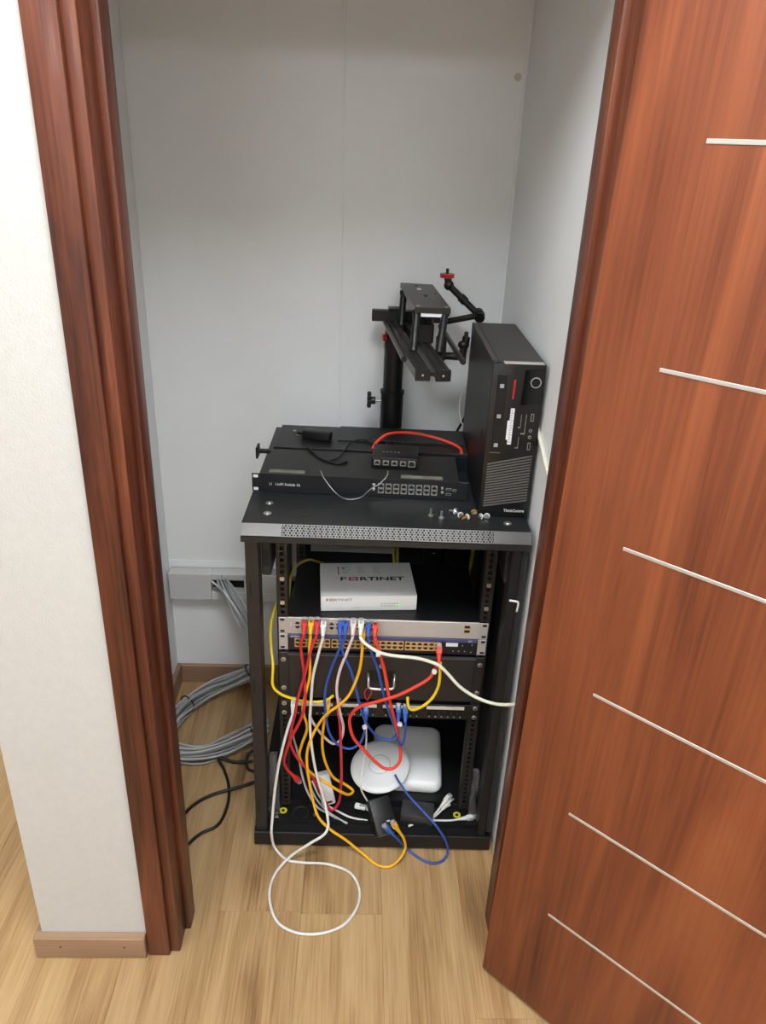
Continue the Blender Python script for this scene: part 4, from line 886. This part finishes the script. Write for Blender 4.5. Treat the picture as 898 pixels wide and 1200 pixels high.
# ------------------------------------------------------------------ camera rig on a pole
PXW, PYW = .088, 1.985
RIG = thing('camera_rig', 'black adjustable rig with a rail platform on a thick pole behind the lid switches', 'rig', (PXW, PYW, LIDZ + .0005))
b = MB(); b.cyl((0, 0, 0), (0, 0, .004), .0335, M['rig'], seg=40); b.cyl((0, 0, .004), (0, 0, .122), .0300, M['rig'], seg=40); b.cyl((0, 0, .118), (0, 0, .126), .0320, M['rig'], seg=40); b.build('lower_tube', RIG, smooth_angle=40)
b = MB(); b.cyl((0, 0, .12), (0, 0, .305), .0255, M['rig'], seg=40); b.build('upper_tube', RIG, smooth_angle=40)
b = MB(); b.cyl((-.028, -.006, .098), (-.046, -.006, .098), .0035, M['steel'], seg=12); KN = b.build('lock_screw', RIG)
b = MB(); b.cyl((-.044, -.006, .098), (-.058, -.006, .098), .010, M['plastic'], seg=18); b.cyl((-.056, -.006, .098), (-.066, -.006, .098), .017, M['plastic'], seg=18)
for k in range(5): a = 2 * PI * k / 5; b.sphere((-.061, -.006 + .017 * math.cos(a), .098 + .017 * math.sin(a)), .0068, M['plastic'], u=10, v=8, sc=(.9, 1, 1))
b.build('lock_knob', RIG, smooth_angle=40)
b = MB(); b.cyl((-.022, -.012, .268), (-.032, -.014, .268), .009, M['redano'], seg=16); b.cyl((-.026, -.012, .255), (-.026, -.012, .24), .003, M['steel'], seg=8); b.build('red_lever', RIG, smooth_angle=40)
b = MB(); b.box(-.061, .115, -.010, .016, .308, .335, M['rig'], bev=.0015); b.build('cross_bar', RIG)
b = MB(); b.box(-.024, .030, -.022, .026, .290, .310, M['rig'], bev=.003); b.box(-.020, .020, -.014, .020, .334, .342, M['rig'], bev=.002); b.build('clamp_block', RIG)
# sliding rails towards the viewer
def P(x, y, z): return (x - PXW, y - PYW, z - LIDZ - .0005)
RA = math.atan2(.053, .49)
def oriented(x0, y0, x1, y1, z0, z1, w, m, bev=.001):
    """bar along (x0,y0)-(x1,y1) (world), width w"""
    d = Vector((x1 - x0, y1 - y0, 0)); L = d.length; a = math.atan2(d.y, d.x)
    b = MB(); b.box(0, L, -w / 2, w / 2, z0 - LIDZ - .0005, z1 - LIDZ - .0005, m, bev=bev, M=Matrix.Translation((x0 - PXW, y0 - PYW, 0)) @ Matrix.Rotation(a, 4, 'Z')); return b
ZR = 1.224
for i, (xa, xb) in enumerate(((.0760, .1265), (.1220, .1680))):
    b = oriented(xa, 1.985, xb, 1.512, ZR - .020, ZR, .030, M['rigrail']); RL = b.build('slide_rail', RIG)
    for off in (-.008, .008):
        d = Vector((xb - xa, 1.512 - 1.985)).normalized(); nx, ny = -d.y, d.x
        b = oriented(xa + nx * off, 1.984 + ny * off, xb + nx * off, 1.514 + ny * off, ZR - .001, ZR + .003, .008, M['rigrail'], .0008); b.build('rail_rib', RL)
    b = oriented(xb - .0005, 1.5125, xb + .0003, 1.5065, ZR - .022, ZR + .002, .031, M['rig']); b.build('end_cap', RL)
    b = MB(); b.cyl(P(xb, 1.507, ZR - .010), P(xb, 1.5055, ZR - .010), .0022, M['steel'], seg=12); b.build('end_screw', RL)
b = oriented(.11, 1.525, .185, 1.520, ZR - .015, ZR - .006, .008, M['rig']); b.build('spacer', RIG)
b = MB(); b.cyl(P(.060, 1.99, ZR - .002), P(.0925, 1.60, ZR - .002), .0062, M['rigrail'], seg=14); b.build('guide_rod', RIG, smooth_angle=40)
b = MB(); b.cyl(P(.200, 1.95, ZR - .002), P(.217, 1.592, ZR - .002), .0062, M['rigrail'], seg=14); b.build('guide_rod', RIG, smooth_angle=40)
# platform on four legs
ZP = 1.312
PQ = [(.098, 2.030), (.180, 2.020), (.1945, 1.698), (.1165, 1.698)]
b = MB(); b.prism([(x - PXW, y - PYW) for x, y in PQ], 'z', ZP - .012 - LIDZ, ZP - LIDZ, M['rigrail']); PLT = b.build('platform', RIG)
for (x, y, w_, h_, m) in ((.140, 1.94, .010, .022, M['white']), (.150, 1.85, .008, .022, M['cav']), (.136, 1.985, .008, .012, M['cav']), (.175, 1.88, .004, .010, M['cav'])):
    b = MB(); b.box(x - PXW - w_ / 2, x - PXW + w_ / 2, y - PYW - h_ / 2, y - PYW + h_ / 2, ZP - LIDZ - .0004, ZP - LIDZ + .0006, m); b.build('slot', PLT)
for (x, y) in ((.124, 1.712), (.186, 1.712)):
    b = MB(); b.cyl(P(x, y, ZP), P(x, y, ZP + .002), .004, M['steel'], seg=12); b.build('platform_screw', PLT)
for (x, y, x2, y2) in ((.122, 1.712, .116, 1.665), (.184, 1.712, .171, 1.655), (.105, 1.965, .100, 1.93), (.165, 1.965, .150, 1.93)):
    b = MB(); b.cyl(P(x, y, ZP - .010), P(x2, y2, ZR), .0085, M['rig'], seg=16); b.cyl(P(x, y, ZP - .018), P(x, y, ZP - .008), .0105, M['rig'], seg=16); b.build('leg', RIG, smooth_angle=40)
b = MB(); b.box(.130 - PXW, .176 - PXW, 1.7 - PYW, 1.706 - PYW, ZP - .020 - LIDZ, ZP - .012 - LIDZ, M['label']); b.build('white_sticker', PLT)
b = MB(); b.box(.120 - PXW, .165 - PXW, 1.74 - PYW, 1.80 - PYW, ZR - LIDZ, ZR + .045 - LIDZ, M['rig'], bev=.003); b.build('slide_carriage', RIG)
# articulated arm with red locking wheel
E0 = P(.205, 1.95, 1.232); E1 = P(.291, 1.92, 1.258); E2 = P(.212, 1.93, 1.326)
b = MB(); b.cyl(E0, E1, .0075, M['rig'], seg=16); ARM = b.build('arm_lower', RIG, smooth_angle=40)
b = MB(); b.cyl(E1, E2, .0080, M['rig'], seg=16); mid = Vector(E1).lerp(Vector(E2), .45); b.cyl(mid, Vector(E1).lerp(Vector(E2), .62), .0105, M['rig'], seg=16); b.build('arm_upper', RIG, smooth_angle=40)
b = MB(); b.sphere(E1, .0145, M['rig']); b.cyl(Vector(E1) + Vector((0, -.016, -.004)), Vector(E1) + Vector((0, .016, .004)), .0125, M['rig'], seg=20); b.build('elbow', RIG, smooth_angle=40)
b = MB(); b.sphere(E2, .0125, M['rig']); b.cyl(E2, Vector(E2) + Vector((-.004, 0, .018)), .009, M['rig'], seg=16); b.build('ball_joint', RIG, smooth_angle=40)
b = MB(); top = Vector(E2) + Vector((-.006, 0, .018)); b.cyl(top, top + Vector((0, 0, .009)), .0175, M['redano'], seg=24); WH = b.build('red_wheel', RIG, smooth_angle=40)
b = MB(); b.cyl(top + Vector((0, 0, .009)), top + Vector((0, 0, .021)), .0035, M['cav'], seg=12); b.build('stud', WH)
b = MB(); b.cyl(P(.180, 1.90, 1.160), P(.262, 1.88, 1.163), .0095, M['rig'], seg=14); b.box(.188 - PXW, .212 - PXW, 1.88 - PYW, 1.92 - PYW, .235, .290, M['rig'], bev=.003); b.build('side_arm', RIG, smooth_angle=40)
b = MB(); b.cyl(P(.250, 1.87, 1.165), P(.258, 1.87, 1.215), .0095, M['plastic'], seg=14); b.sphere(P(.252, 1.87, 1.195), .014, M['plastic'], sc=(1, .8, .8)); b.box(.252 - PXW, .262 - PXW, 1.865 - PYW, 1.875 - PYW, .285, .312, M['plastic'], bev=.002); b.build('side_knob', RIG, smooth_angle=40)

# ------------------------------------------------------------------ cords on the floor and wall
def bundle(key, label, n, spread, r, ties=(), mats=(M['grey'], M['greyd']), seed=1, flat=1.0):
    pts = [Vector(p) for p in FLOORCORD[key]]
    t = thing('cable_bundle', label, 'cable bundle', (pts[0].x, pts[0].y, 0)); org = Vector((pts[0].x, pts[0].y, 0))
    rnd = random.Random(seed)
    for i in range(n):
        a = 2 * PI * i / max(1, n) * 2.4; rad = spread * math.sqrt((i + .5) / n)
        Q = []
        for j, p in enumerate(pts):
            tg = (pts[min(j + 1, len(pts) - 1)] - pts[max(j - 1, 0)]); side = Vector((-tg.y, tg.x, 0)); side = side.normalized() if side.length > 1e-5 else Vector((1, 0, 0))
            up = tg.normalized().cross(side) * -1
            w_ = (.45 if (j == 0 and key == 'bundle_wall') else 1.0) + .25 * math.sin(j * 1.7 + i) + rnd.uniform(-.12, .12)
            Q.append(p - org + side * (rad * math.cos(a + .06 * j) * w_) + Vector((0, 0, max(rad * flat * math.sin(a + .06 * j) * w_, -p.z + r + .0008))) )
        b = MB(); b.tube(Q, r, mats[i % len(mats)], seg=7, step=.014); b.build('cable', t)
    for k in ties:
        p = pts[k] - org; tg = (pts[min(k + 1, len(pts) - 1)] - pts[max(k - 1, 0)]).normalized()
        side = Vector((-tg.y, tg.x, 0)).normalized(); up = side.cross(tg); rr = spread * .86 + r
        ring = [p + side * (rr * math.cos(2 * PI * q / 16)) + up * (rr * max(.75, flat) * math.sin(2 * PI * q / 16)) for q in range(17)]
        b = MB(); b.tube(ring, .0022, M['cord'], seg=6, step=.006); b.tube([p + up * rr, p + up * (rr + .006) + side * -.01, p + up * rr * .9 + side * -.030 + tg * -.006], .0018, M['cord'], seg=6); b.build('cable_tie', t)
    return t
bundle('bundle_wall', 'grey cable bundle coming out of the wall trunking behind the rack', 12, .023, .0033, ties=(), seed=2)
bundle('coil', 'thick grey cable bundle coiled on the closet floor left of the rack', 17, .027, .0034, ties=(1, 4, 11), seed=4, flat=.95)
def fcord(key, label, m, r):
    b = MB(); b.tube(FLOORCORD[key], r, m, seg=8, step=.008); return tag(b.build('cable'), label, 'cable')
fcord('white_wall', 'single white cable leaving the wall trunking beside the grey bundle', M['wht'], .0032)
fcord('blk_1', 'black power cord curving over the floor below the grey coil', M['cord'], .0042)
fcord('blk_2', 'black power cord running from the rack to the door frame', M['cord'], .0045)
fcord('blk_3', 'small loop of black cord beside the rack post', M['cord'], .0036)
fcord('pc_cord', 'thin white cord bowing out behind the tower computer', M['wht'], .0016)
fcord('pc_black', 'straight black cord rising from the lid behind the tower computer', M['cord'], .0036)
t = thing('power_plug', 'black power plug on the floor half hidden by the left door frame', 'plug', (-.475, 1.565, 0), (0, 0, R(35)))
b = MB(); b.box(-.020, .020, -.030, .022, .0005, .038, M['plastic'], bev=.006, seg=2); b.build('plug_body', t, smooth_angle=40); b = MB(); b.cyl((0, .022, .018), (0, .040, .016), .006, M['plastic'], r1=.004, seg=12); b.build('strain_relief', t)
